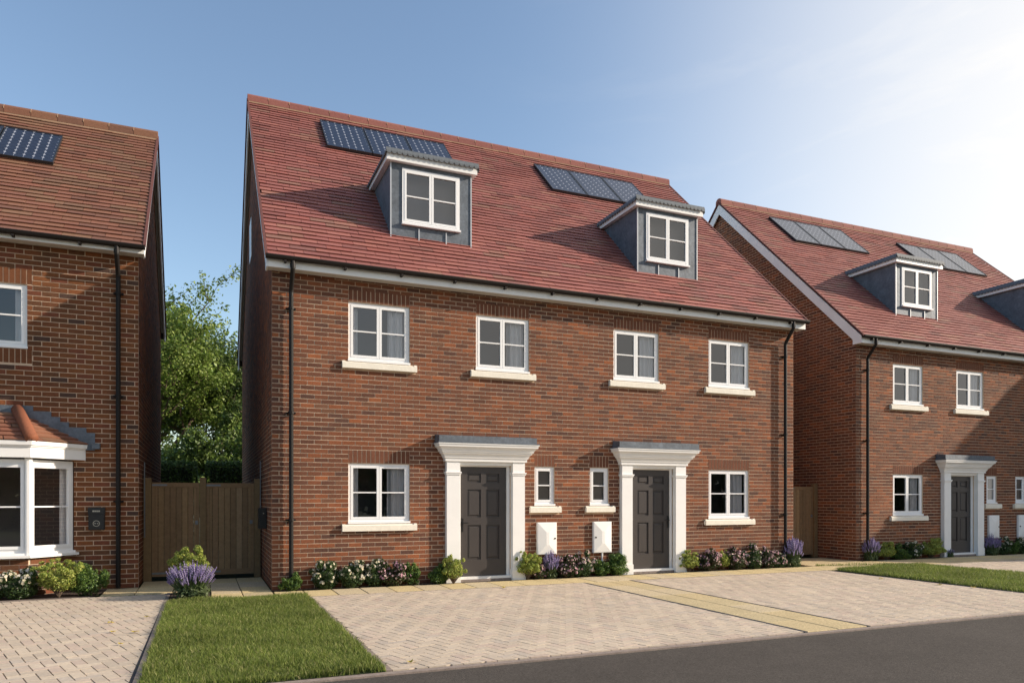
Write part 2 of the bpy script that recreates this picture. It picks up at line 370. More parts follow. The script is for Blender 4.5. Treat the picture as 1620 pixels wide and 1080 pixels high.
# ------------------------------------------------------------------ roofs
def tile_roof(parent, off, x0, x1, ye, ze, yr, slope, pal, seed, tw=.415, ex=.145, skip=(), singles=300, thick=.0165):
    """front slope from eave (ye, ze) up to ridge yr; slope = dz/dy"""
    r = random.Random(seed); n = math.hypot(1, slope); uy, uz = 1/n, slope/n; ny, nz = -slope/n, 1/n
    Ls = (yr - ye) * n; rows = int(Ls / ex); roof = MB()
    # underlay slab: both slopes with thickness
    def P(x, s, h): return (x, ye + uy*s + ny*h, ze + uz*s + nz*h)
    ext = Ls
    roof.poly([P(x0+.03, -.01, -.03), P(x1-.03, -.01, -.03), P(x1-.03, ext, -.03), P(x0+.03, ext, -.03)])
    yb = 2*yr - ye
    roof.poly([(x0+.03, yb, ze-.03), (x0+.03, yr, ze+slope*(yr-ye)-.03), (x1-.03, yr, ze+slope*(yr-ye)-.03), (x1-.03, yb, ze-.03)])
    ro = roof.build('roof', 'roof_underlay', parent)
    items = []
    for k in range(rows + 1):
        s0 = k*ex; s1 = min(s0 + ex + .02, Ls)
        if s1 - s0 < .04: continue
        x = x0 - tw * ((k % 2)*.5 + r.uniform(-.14, .14))
        while x < x1:
            a, b = max(x, x0) + .002, min(x + tw, x1) - .002; x += tw
            if b - a < .03: continue
            c = P((a+b)/2, s0+ex/2, 0)
            if any(q[0] < c[0] < q[1] and c[1] > q[2] and c[2] < q[3] for q in skip): continue
            items.append((a+.001, b-.001, s0, s1))
    full = []
    for i, (a, b, s0, s1) in enumerate(items):
        if abs(b-a-tw+.006) < .001 and s1-s0 > ex:
            c = Vector(P((a+b)/2, s0+ex/2, 0)) + Vector(off)
            if shown(c): full.append((proj(c)[2], i))
    full.sort(); chosen = set(i for _, i in full[:singles]); mb = MB(); protos = {}
    def shape(m, a, b, s0, s1, org, lift, tone, bow=0):
        # thin slab, lower edge lifted over the course below; 8 corners
        h0b, h0t, h1b, h1t = .001+lift, .001+lift+thick, -.014, -.014+.008
        def Q(x, s, h): p = P(x, s, h); return (p[0]-org[0], p[1]-org[1], p[2]-org[2])
        pts = [Q(a, s0, h0b), Q(b, s0, h0b), Q(b, s1, h1b), Q(a, s1, h1b), Q(a, s0, h0t), Q(b, s0, h0t), Q(b, s1, h1t), Q(a, s1, h1t)]
        i = len(m.v); m.v += pts; m.c += [tone]*8
        m.f += [(i+4, i+5, i+6, i+7), (i, i+1, i+5, i+4), (i+1, i+2, i+6, i+5), (i+3, i, i+4, i+7), (i, i+3, i+2, i+1)]
    for i, (a, b, s0, s1) in enumerate(items):
        ci = pick(pal, r); tone = pal[ci][0]
        if i in chosen:
            var = (ci, r.randrange(2))
            if var not in protos:
                m = MB(); shape(m, -(b-a)/2, (b-a)/2, 0, ex+.02, P(0, 0, 0), (.0, .005)[var[1]], jit(tone, r)); protos[var] = m.mesh('tile', 'tile')
            o = bpy.data.objects.new('tile', protos[var]); o.location = P((a+b)/2, s0, 0); link(o, ro)
        else: shape(mb, a, b, s0, s1, (0, 0, 0), r.choice((0, 0, .003, .006)), jit(tone, r))
    # back slope in coarse tiles (seen only as an edge)
    for k in range(rows):
        s0 = k*ex; za = ze + uz*s0; ya = 2*yr - (ye + uy*s0); zb_ = ze + uz*(s0+ex); yb_ = 2*yr - (ye + uy*(s0+ex))
        mb.poly([(x1, ya, za+.03), (x0, ya, za+.03), (x0, yb_, zb_+.005), (x1, yb_, zb_+.005)], pal[0][0])
        mb.poly([(x0, ya, za), (x1, ya, za), (x1, ya, za+.03), (x0, ya, za+.03)], pal[0][0])
    mb.build('roof_tiles', 'tile', ro, kind='stuff')
    # ridge tiles, half round
    zr = ze + slope*(yr-ye); nr = int(round((x1-x0)/.45)); w = (x1-x0)/nr; protos = []
    for v in range(4):
        m = MB(); base = pal[v][0]; tone = (base[0]*.90, base[1]*.93, base[2]*.92); m_ = []
        for q in range(9):
            an = math.pi * (q/8) ; m_.append((.132*math.cos(an)*-1, -.03 + .115*math.sin(an) - (.082 if q in (0, 8) else 0)))
        for side, xx in ((0, 0.004), (1, w-.004)): pass
        for (p, q) in zip(m_, m_[1:]): m.poly([(.004, p[0], p[1]), (w-.004, p[0], p[1]), (w-.004, q[0], q[1]), (.004, q[0], q[1])], tone)
        m.poly([(.004, p[0], p[1]) for p in reversed(m_)], tone); m.poly([(w-.004, p[0], p[1]) for p in m_], tone)
        protos.append(m.mesh('ridge_tile', 'ridge'))
    for i in range(nr):
        o = bpy.data.objects.new('ridge_tile', r.choice(protos)); o.location = (x0 + i*w, yr, zr+.03); link(o, ro)
    m = MB()
    for i in range(1, nr): m.box(x0+i*w-.007, x0+i*w+.007, yr-.11, yr+.11, zr+.0, zr+.12); 
    m2 = MB(); m2.box(x0+.02, x1-.02, yr-.136, yr-.118, zr-.125, zr-.088)
    m2.build('ridge_mortar', 'bed_mortar', ro)
    j = MB()
    for i in range(1, nr):
        pr_ = [(.135*math.cos(math.pi*q/8)*-1, .0+.118*math.sin(math.pi*q/8)-.02) for q in range(9)]
        j.prism([(x0+i*w-.006, yr+p[0], zr+.02+p[1]) for p in reversed(pr_)], (.012, 0, 0))
    j.build('ridge_joint', 'bed_mortar', ro)
    return ro
def gable_trim(parent, xw, side, yf, yb, zs, ye, ze, yr, slope, ov=.1, ridge_top=True):
    """bargeboards, box ends and verge for a gable wall at x=xw; side -1 = left, +1 = right. ye,ze front eave edge"""
    xo = xw + side*ov; xi = xo - side*.028
    zr = ze + slope*(yr-ye); n = math.hypot(1, slope); dpt = .21*n; top = -.045*n
    a, b = sorted((xi, xo)); m = MB()
    def quad(pts): m.prism([(a, p[0], p[1]) for p in pts], (b-a, 0, 0))
    yfo = ye + .05; ybo = 2*yr - yfo
    def rz(y): return (ze + slope*(y-ye) if y <= yr else ze + slope*(2*yr-y-ye)) + top
    for s in (0, 1):
        Y = (lambda y: y) if s == 0 else (lambda y: 2*yr - y)
        yk = yfo + .26
        pts = [(yfo, rz(yfo)), (yfo, zs), (yk, zs), (yk, rz(yk)-dpt+.0), (yr, rz(yr)-dpt), (yr, rz(yr))]
        if rz(yk) - dpt < zs: pts[3] = (yk, zs+.001)
        pts = [(Y(p[0]), p[1]) for p in pts]
        if s == 0: pts = list(reversed(pts))
        quad(pts)
    m.build('bargeboard', 'white_board', parent)
    v = MB(); o2 = xo + side*.03; a2, b2 = sorted((xo - side*.012, o2))
    for s in (0, 1):
        Y = (lambda y: y) if s == 0 else (lambda y: 2*yr - y)
        pts = [(ye-.01, ze+.026), (ye-.01, ze-.02), (yr, zr-.022), (yr, zr+.026)]
        pts = [(Y(p[0]), p[1]) for p in pts]
        if s == 0: pts = list(reversed(pts))
        v.prism([(a2, p[0], p[1]) for p in pts], (b2-a2, 0, 0))
    v.build('verge', 'verge_mortar', parent)
    so = MB(); a3, b3 = sorted((xw, xi))
    for s in (0, 1):
        Y = (lambda y: y) if s == 0 else (lambda y: 2*yr - y)
        so.poly([(a3, Y(ye+.3), rz(ye+.3)-.14), (b3, Y(ye+.3), rz(ye+.3)-.14), (b3, Y(yr), rz(yr)-.14), (a3, Y(yr), rz(yr)-.14)])
    so.build('verge_soffit', 'soffit', parent)
def eaves(parent, x0, x1, yw, zs, ye, ze, ov=.1, pipes=(), brackets=.95, pipe_y=None, ground=0.0, neck=True):
    m = MB(); m.box(x0-ov+.029, x1+ov-.029, yw-.25, yw-.228, zs, ze-.015); m.build('fascia', 'white_paint', parent)
    m = MB(); m.box(x0-ov+.03, x1+ov-.03, yw-.228, yw, zs+.012, zs+.024); m.build('soffit', 'soffit', parent)
    g = MB(); gy, gz, rr = yw-.315, ze-.012, .056; prof = [(gy - rr*math.cos(math.pi*k/8), gz - rr*math.sin(math.pi*k/8)) for k in range(9)]
    inn = [(gy - (rr-.006)*math.cos(math.pi*k/8), gz - (rr-.006)*math.sin(math.pi*k/8)) for k in range(9)]
    xa, xb = x0-ov-.02, x1+ov+.02
    for (p, q) in zip(prof, prof[1:]): g.poly([(xa, *p), (xa, *q), (xb, *q), (xb, *p)])
    for (p, q) in zip(inn, inn[1:]): g.poly([(xa, *p), (xb, *p), (xb, *q), (xa, *q)])
    g.poly([(xa, *p) for p in reversed(prof)]); g.poly([(xb, *p) for p in prof])
    g.box(xa, xb, gy-rr-.004, gy-rr+.006, gz-.004, gz+.012); g.build('gutter', 'gutter', parent)
    bx = x0+.18
    while bx < x1:
        b = MB(); b.box(bx-.018, bx+.018, gy-.03, yw-.25, gz-rr-.028, gz-rr+.004); b.build('gutter_bracket', 'gutter', parent); bx += brackets
    for px in pipes:
        p = MB(); py = yw-.075
        p.tube([(px, gy, gz-rr+.01), (px, gy, gz-.17), (px, gy+.03, gz-.21), (px, py-.02, gz-.44), (px, py, gz-.49), (px, py, gz-.55)], .036, 10)
        p.tube([(px, py, gz-.55), (px, py, ground+.02)], .036, 12)
        p.tube([(px, gy, gz-.10), (px, gy, gz-.16)], .042, 10)
        dp = p.build('downpipe', 'black_pipe', parent, smooth=False)
        for cz in (gz-.75, gz-2.45, gz-4.2):
            c = MB(); c.tube([(px, py, cz-.02), (px, py, cz+.02)], .047, 10); c.box(px-.075, px+.075, py+.03, yw+.005, cz-.012, cz+.012)
            c.tube([(px-.065, py+.012, cz), (px-.065, yw, cz)], .011, 6); c.tube([(px+.065, py+.012, cz), (px+.065, yw, cz)], .011, 6); c.build('pipe_clip', 'black_pipe', dp)
def solar(parent, x0, y0, ye, ze, slope, w=.965, ln=1.44, n=3, gap=.018):
    """n panels from (x0, y0) lower left; on the plane z=ze+(y-ye)*slope"""
    nn = math.hypot(1, slope); uy, uz = 1/nn, slope/nn; ny, nz = -slope/nn, 1/nn
    for k in range(n):
        a = x0 + k*(w+gap)
        def P(u, v, h): 
            y = y0 + uy*v + ny*h; return (a+u, y, ze + (y0-ye)*slope + uz*v + nz*h)
        f = MB()
        def slab(u0, u1, v0, v1, h0, h1, mb): mb.prism([P(u0, v0, h0), P(u1, v0, h0), P(u1, v1, h0), P(u0, v1, h0)], Vector(P(0, 0, h1))-Vector(P(0, 0, h0)))
        slab(0, .022, 0, ln, .02, .075, f); slab(w-.022, w, 0, ln, .02, .075, f); slab(.022, w-.022, 0, .022, .02, .075, f); slab(.022, w-.022, ln-.022, ln, .02, .075, f)
        pan = f.build('solar_panel', 'solar_frame', parent)
        b = MB(); slab(.02, w-.02, .02, ln-.02, .05, .064, b); b.build('backing_sheet', 'solar_back', pan)
        c = MB(); nc, nr = 6, 9; cw = (w-.05)/nc; ch = (ln-.05)/nr; e = .004; t = .024
        for i in range(nc):
            for j in range(nr):
                u0, u1, v0, v1 = .025+i*cw+e, .025+(i+1)*cw-e, .025+j*ch+.0022, .025+(j+1)*ch-.0022
                o8 = [(u0+t, v0), (u1-t, v0), (u1, v0+t), (u1, v1-t), (u1-t, v1), (u0+t, v1), (u0, v1-t), (u0, v0+t)]
                c.poly([P(u, v, .0665) for u, v in o8])
        c.build('solar_cells', 'solar_cell', pan, kind='stuff')
def dormer(parent, x0, x1, yf, zb, zt, ye, ze, slope, seed=3):
    """lead-clad box dormer: face at y=yf, wall top zt, fascia and scalloped edge above"""
    d = empty_part('dormer', parent)
    def rz(y): return ze + (y-ye)*slope
    yb = ye + (zt - ze)/slope
    wx0, wx1, wz0, wz1 = x0+.205, x1-.225, zb+.30, zt-.075
    m = MB(); hl = [(wx0-x0, wx1-x0, wz0-zb, wz1-zb)]
    panel_with_holes(m, lambda s, dd, z: (x0+s, yf-dd, zb+z), x1-x0, zt-zb, hl, reveal=.05)
    m.poly([(x0, yf, zb), (x0, yf, zt), (x0, yb, zt)]); m.poly([(x1, yf, zb), (x1, yb, zt), (x1, yf, zt)])
    m.build('lead_cladding', 'lead', d)
    s = MB()
    for sx in (x0+(x1-x0)*.34, x0+(x1-x0)*.68): s.box(sx-.010, sx+.010, yf-.022, yf-.001, zb+.01, wz0-.03)
    s.box(x0-.012, x0+.010, yf-.016, yf+.012, zb, zt); s.box(x1-.010, x1+.012, yf-.016, yf+.012, zb, zt)
    s.build('standing_seam', 'seam', d)
    ov = .095; fx0, fx1, fy = x0-ov, x1+ov, yf-.10; f = MB(); fh = .125
    ybk = ye + (zt+fh - ze)/slope + .02; ybl = ye + (zt - ze)/slope
    f.prism([(fx0, fy, zt), (fx1, fy, zt), (fx1, fy, zt+fh), (fx0, fy, zt+fh)], (0, .022, 0))
    for xx in (fx0, fx1-.022):
        f.prism([(xx, fy+.022, zt), (xx, fy+.022, zt+fh), (xx, ybk, zt+fh), (xx, ybl, zt)], (.022, 0, 0))
    f.build('dormer_fascia', 'white_paint', d)
    so = MB(); so.prism([(fx0+.022, fy+.022, zt+.002), (fx0+.022, yf, zt+.002), (fx1-.022, yf, zt+.002), (fx1-.022, fy+.022, zt+.002)], (0, 0, .01))
    so.box(fx0+.022, x0, yf, ybl+.05, zt+.002, zt+.012); so.box(x1, fx1-.022, yf, ybl+.05, zt+.002, zt+.012)
    so.build('dormer_soffit', 'white_board', d)
    # shallow hipped lead roof with a scalloped edge
    top = MB(); ez = zt+fh; h = .11
    A = [(fx0-.02, fy-.02, ez), (fx1+.02, fy-.02, ez), (fx1+.02, ybk+.3, ez), (fx0-.02, ybk+.3, ez)]
    B = [(fx0+.08, fy+.08, ez+h), (fx1-.08, fy+.08, ez+h), (fx1-.08, ybk+.3, ez+h), (fx0+.08, ybk+.3, ez+h)]
    top.poly(B); top.poly([A[0], A[1], B[1], B[0]]); top.poly([A[1], A[2], B[2], B[1]]); top.poly([A[3], A[0], B[0], B[3]]); top.poly(list(reversed(A)))
    rf = top.build('dormer_roof', 'slate_edge', d)
    sc = MB()
    def scal(P0, P1, inward):
        P0, P1 = Vector(P0), Vector(P1); Lg = (P1-P0).length; n = int(round(Lg/.098)); u = (P1-P0)/n; inw = Vector(inward)
        for k in range(n):
            o = P0 + u*k; c = o + u*.5; r_ = u.length*.5; up = Vector((0, 0, 1))*.060 + inw*.03
            pts = [o + up]
            for q in range(0, 9):
                an = math.pi + math.pi*q/8; pts.append(c + u.normalized()*(r_*.97*math.cos(an)) + Vector((0, 0, 1))*(r_*.9*math.sin(an)-.008))
            pts.append(o + u + up)
            sc.prism(pts, -inw*.012)
    scal((fx0-.02, fy-.034, ez+.022), (fx1+.02, fy-.034, ez+.022), (0, 1, 0))
    scal((fx0-.026, ybk-.05, ez-.005), (fx0-.026, fy-.02, ez-.005), (1, 0, 0)); scal((fx1+.026, fy-.02, ez-.005), (fx1+.026, ybk-.05, ez-.005), (-1, 0, 0))
    sc.build('scalloped_edge', 'slate_edge', d)
    window(d, wx0+.004, wx1-.004, wz0, wz1-.004, y=yf-.02, curtains=(0, 0), room=0.0, roomdepth=.19, seed=seed)
    return d
def empty_part(name, parent):
    o = bpy.data.objects.new(name, None); o.empty_display_size = .1; link(o, parent); return o

def door_set(parent, mx):
    """mx maps a pair (x0, x1) and points for the mirrored half"""
    X = mx
    # leaf
    m = MB(); x0, x1, z0, z1, y = 3.25, 4.14, .088, 2.07, .055
    def B(mb, a, b, c, d, e, f): p, q = sorted((X(a), X(b))); mb.box(p, q, c, d, e, f)
    st = [(.0, .135), (.395, .495), (.755, .89)]; rails = [(.0, .30), (.93, 1.07), (1.575, 1.70), (1.865, 1.982)]
    def grid(): 
        for a, b in st: B(m, x0+a, x0+b, y, y+.045, z0, z1)
        for a, b in rails:
            B(m, x0+.135, x0+.395, y, y+.045, z0+a, z0+b); B(m, x0+.495, x0+.755, y, y+.045, z0+a, z0+b)
    grid(); leaf = m.build('door', 'door_paint', parent)
    for ca, cb in ((.135, .395), (.495, .755)):
        for k, (ra, rb) in enumerate(((.30, .93), (1.07, 1.575), (1.70, 1.865))):
            p = MB(); e = .028
            B(p, x0+ca, x0+cb, y+.022, y+.04, z0+ra, z0+rb)
            a, b = sorted((X(x0+ca+e), X(x0+cb-e))); c, d = z0+ra+e, z0+rb-e; i = .018
            base = [(a, y+.022, c), (b, y+.022, c), (b, y+.022, d), (a, y+.022, d)]; topp = [(a+i, y+.008, c+i), (b-i, y+.008, c+i), (b-i, y+.008, d-i), (a+i, y+.008, d-i)]
            for q in range(4): p.poly([base[q], base[(q+1) % 4], topp[(q+1) % 4], topp[q]])
            p.poly(topp)
            p.build('door_panel', 'door_paint', leaf)
    h = MB(); B(h, 3.262, 3.30, y-.012, y, .90, 1.14); s = 1 if X(1) > X(0) else -1
    h.tube([(X(3.28), y-.012, 1.06), (X(3.28), y-.055, 1.06), (X(3.38), y-.058, 1.06)], .010, 8); h.build('door_handle', 'door_metal', leaf)
    # frame in the opening
    f = MB(); B(f, 3.195, 3.245, .03, .11, .06, 2.12); B(f, 4.145, 4.205, .03, .11, .06, 2.12); B(f, 3.245, 4.145, .031, .11, 2.075, 2.12)
    B(f, 3.19, 4.21, -.05, .12, .045, .085); f.build('door_frame', 'white_paint', parent)
    st_ = MB(); B(st_, 3.19, 4.21, -.06, .1, 0, .044); st_.build('door_step', 'edging', parent)
    # surround
    s = MB()
    for a, b in ((2.945, 3.19), (4.215, 4.455)):
        B(s, a, b, -.10, 0.02, .0, 2.16); B(s, a-.012, b+.012, -.112, .0, .0, .20)
        B(s, a-.014, b+.014, -.116, .0, 1.925, 1.95); B(s, a-.024, b+.024, -.126, .0, 1.951, 1.975)
    B(s, 3.191, 4.214, -.06, .03, 2.10, 2.16)
    B(s, 3.191, 4.214, -.075, .0, 2.135, 2.159)
    s.build('door_surround', 'white_paint', parent)
    # cornice, stepped cyma profile swept round three sides
    prof = [(.000, 2.161), (.012, 2.161), (.014, 2.215), (.030, 2.218), (.040, 2.25), (.060, 2.285), (.085, 2.30), (.088, 2.325), (.105, 2.328), (.115, 2.36), (.140, 2.395), (.172, 2.415), (.176, 2.455), (.19, 2.457), (.19, 2.475)]
    c = MB(); xl, xr, yo = 2.925, 4.475, -.11
    def ring(o, z): return [(X(xl-o), .0, z), (X(xl-o), yo-o, z), (X(xr+o), yo-o, z), (X(xr+o), .0, z)]
    rr = [ring(*p) for p in prof]; mir = X(1) < X(0)
    for a, b in zip(rr, rr[1:]):
        for q in range(3):
            pp = [a[q], a[q+1], b[q+1], b[q]]; c.poly(pp if not mir else list(reversed(pp)))
    c.poly(rr[-1]); c.poly(list(reversed(rr[0])))
    c.build('cornice', 'white_paint', parent)
    l = MB(); o = .195; z = 2.477
    A = ring(o+.0, z); T = [(X(xl-o+.035), .0, z+.155), (X(xl-o+.02), yo-o+.03, z+.125), (X(xr+o-.05), yo-o+.03, z+.125), (X(xr+o-.065), .0, z+.155)]
    A2 = [(p[0], p[1], z+.018) for p in A]
    for q in range(3): l.poly([A[q], A[q+1], A2[q+1], A2[q]]); 
    B1 = [(X(xl-o+.02), .0, z+.018), (X(xl-o+.02), yo-o+.03, z+.018), (X(xr+o-.05), yo-o+.03, z+.018), (X(xr+o-.05), .0, z+.018)]
    l.poly([A2[0], A2[1], A2[2], A2[3]])
    for q in range(3): l.poly([B1[q], B1[q+1], T[q+1], T[q]])
    l.poly(T); l.build('lead_hood', 'lead', parent)
def meter_box(parent, x0, x1, z0=.443, z1=1.049, lock=1):
    m = MB(); y = -.065; i = .05; xm, zm = (x0+x1)/2, (z0+z1)/2; bv = .012
    base = [(x0, 0, z0), (x1, 0, z0), (x1, 0, z1), (x0, 0, z1)]; a = [(x0, y+.02, z0), (x1, y+.02, z0), (x1, y+.02, z1), (x0, y+.02, z1)]
    b = [(x0+bv, y+.006, z0+bv), (x1-bv, y+.006, z0+bv), (x1-bv, y+.006, z1-bv), (x0+bv, y+.006, z1-bv)]
    for q in range(4): m.poly([base[q], base[(q+1) % 4], a[(q+1) % 4], a[q]]); m.poly([a[q], a[(q+1) % 4], b[(q+1) % 4], b[q]])
    c = [(xm-.03, y-.020, zm-.12), (xm+.03, y-.020, zm-.12), (xm+.03, y-.020, zm+.12), (xm-.03, y-.020, zm+.12)]
    for q in range(4): m.poly([b[q], b[(q+1) % 4], c[(q+1) % 4], c[q]])
    m.poly(c); o = m.build('meter_box', 'white_paint', parent)
    l = MB(); lx = x1-.045 if lock > 0 else x0+.045; l.tube([(lx, y+.012, zm), (lx, y-.012, zm)], .016, 10); l.build('lock', 'door_metal', o)
    p = MB(); p.tube([(xm, -.03, z0), (xm, -.03, 0.02)], .018, 8); p.build('supply_pipe', 'upvc', o)

PAIR_W = 11.0; YR = 4.95; YE = -.30; ZE = 5.36; ZS = 5.19; SL = .968
def mortar_shell(parent, W, D, ztop, yr, ze, ye, slope, holes, y0=0.0, left=True, right=True):
    m = MB(); g = .007
    panel_with_holes(m, lambda s, d, z: (s, y0+g-d, z), W, ztop, holes)
    zt = lambda y: ze + slope*((y if y <= yr else 2*yr-y) - ye) - .06
    yb = 2*yr - y0
    for x, sg in ((g, -1), (W-g, 1)):
        pts = [(x, y0+g, 0), (x, y0+g, zt(y0)), (x, yr, zt(yr)), (x, yb, zt(yb)), (x, yb, 0)]
        m.poly(pts if sg > 0 else list(reversed(pts)))
    m.poly([(W, yb, 0), (0, yb, 0), (0, yb, ztop), (W, yb, ztop)])
    return m.build('wall', 'mortar', parent)
def build_pair(off, label, seed, singles=300, detail=True, group=None):
    h = empty('house', off, label, 'house', group); c2 = PAIR_W
    idm = lambda x: x; mir = lambda x: c2 - x
    W1 = [(1.235, 2.30, 3.70, 4.835), (3.53, 4.59, 3.70, 4.835)]; G1 = [(1.235, 2.30, .945, 2.10), (4.70, 5.12, 1.235, 2.10)]
    half = [(a, b, c, d) for a, b, c, d in W1 + G1] + [(3.19, 4.21, 0, 2.12)]
    holes = half + [(c2-b, c2-a, c, d) for a, b, c, d in half]
    wins = [(a, b, c+.125, d) for a, b, c, d in W1 + G1]
    holes_core = [(a, b, c+(.125 if c > .1 else 0), d) for a, b, c, d in holes]
    wall = mortar_shell(h, PAIR_W, 0, ZS+.05, YR, ZE, YE, SL, holes_core)
    sold = [(a, b, d+.0, d+.225) for (a, b, c, d) in W1+G1]; sold += [(c2-b, c2-a, c, d) for a, b, c, d in sold]
    sillcut = [(a-.115, b+.115, c, c+.12) for (a, b, c, d) in W1+G1]; sillcut += [(c2-b, c2-a, c, d) for a, b, c, d in sillcut]
    surr = [(2.95, 4.45, 0, 2.16), (c2-4.45, c2-2.95, 0, 2.16)]
    brick_wall(wall, off, lambda s, d, z: (s, .007-d, z), PAIR_W, ZS+.01, holes+sillcut+surr, sold, BRICKS, seed, singles=singles)
    zt = ZE - SL*YE
    rake = [(-SL, 1, zt-.07), (SL, 1, SL*2*YR + zt-.07)]
    for side in ((0, 1) if detail else (0,)):
        if side == 0: brick_wall(wall, off, lambda s, d, z: (.007-d, s, z), 2*YR, SL*YR+zt, [], [], BRICKS, seed+5, singles=0, rake=rake, course=.075)
        else: brick_wall(wall, off, lambda s, d, z: (PAIR_W-.007+d, s, z), 2*YR, SL*YR+zt, [], [], BRICKS, seed+6, singles=0, rake=rake)
    n = 0
    for X in (idm, mir):
        for (a, b, c, d) in W1+G1:
            p, q = sorted((X(a), X(b))); small = (b-a) < .6
            first = (a < 2 and X is idm)
            window(h, p+.004, q-.004, c+.122, d-.004, y=.035, mullion=not small, curtains=(0, 0) if small else ((.13, .31) if first else (0, .34)), seed=seed*7+n)
            stone_sill(h, p-.11, q+.115, c, c+.115); n += 1
        door_set(h, X)
    meter_box(h, 4.735, 5.138); meter_box(h, c2-5.07, c2-4.665, lock=-1)
    tile_roof(h, off, -.12, PAIR_W+.12, YE, ZE, YR, SL, TILES, seed+2, singles=singles)
    for side, xw in ((-1, 0), (1, PAIR_W)): gable_trim(h, xw, side, 0, 2*YR, ZS, YE, ZE, YR, SL)
    eaves(h, 0, PAIR_W, 0, ZS, YE, ZE, pipes=(.295, 10.70))
    dormer(h, 2.115, 3.66, .645, 6.20, 7.62, YE, ZE, SL, seed+3); dormer(h, 7.355, 8.865, .62, 6.18, 7.60, YE, ZE, SL, seed+4)
    solar(h, 1.40, 3.41, YE, ZE, SL, w=.965, ln=1.54); solar(h, 6.68, 3.31, YE, ZE, SL, w=.955, ln=1.53)
    # narrow side window in the left gable, seen edge-on
    m = MB(); m.box(-.010, .02, 5.45, 6.1, 7.1, 8.0); m.build('side_window', 'upvc', h)
    return h
main = build_pair((0, 0, 0), 'central semi-detached brick house with two front doors, two dormers and white fascia', 11, group='brick houses along the street')
right = build_pair((13.44, .5, 0), 'brick house at the right edge showing its white bargeboard gable, partly in shade', 31, group='brick houses along the street')

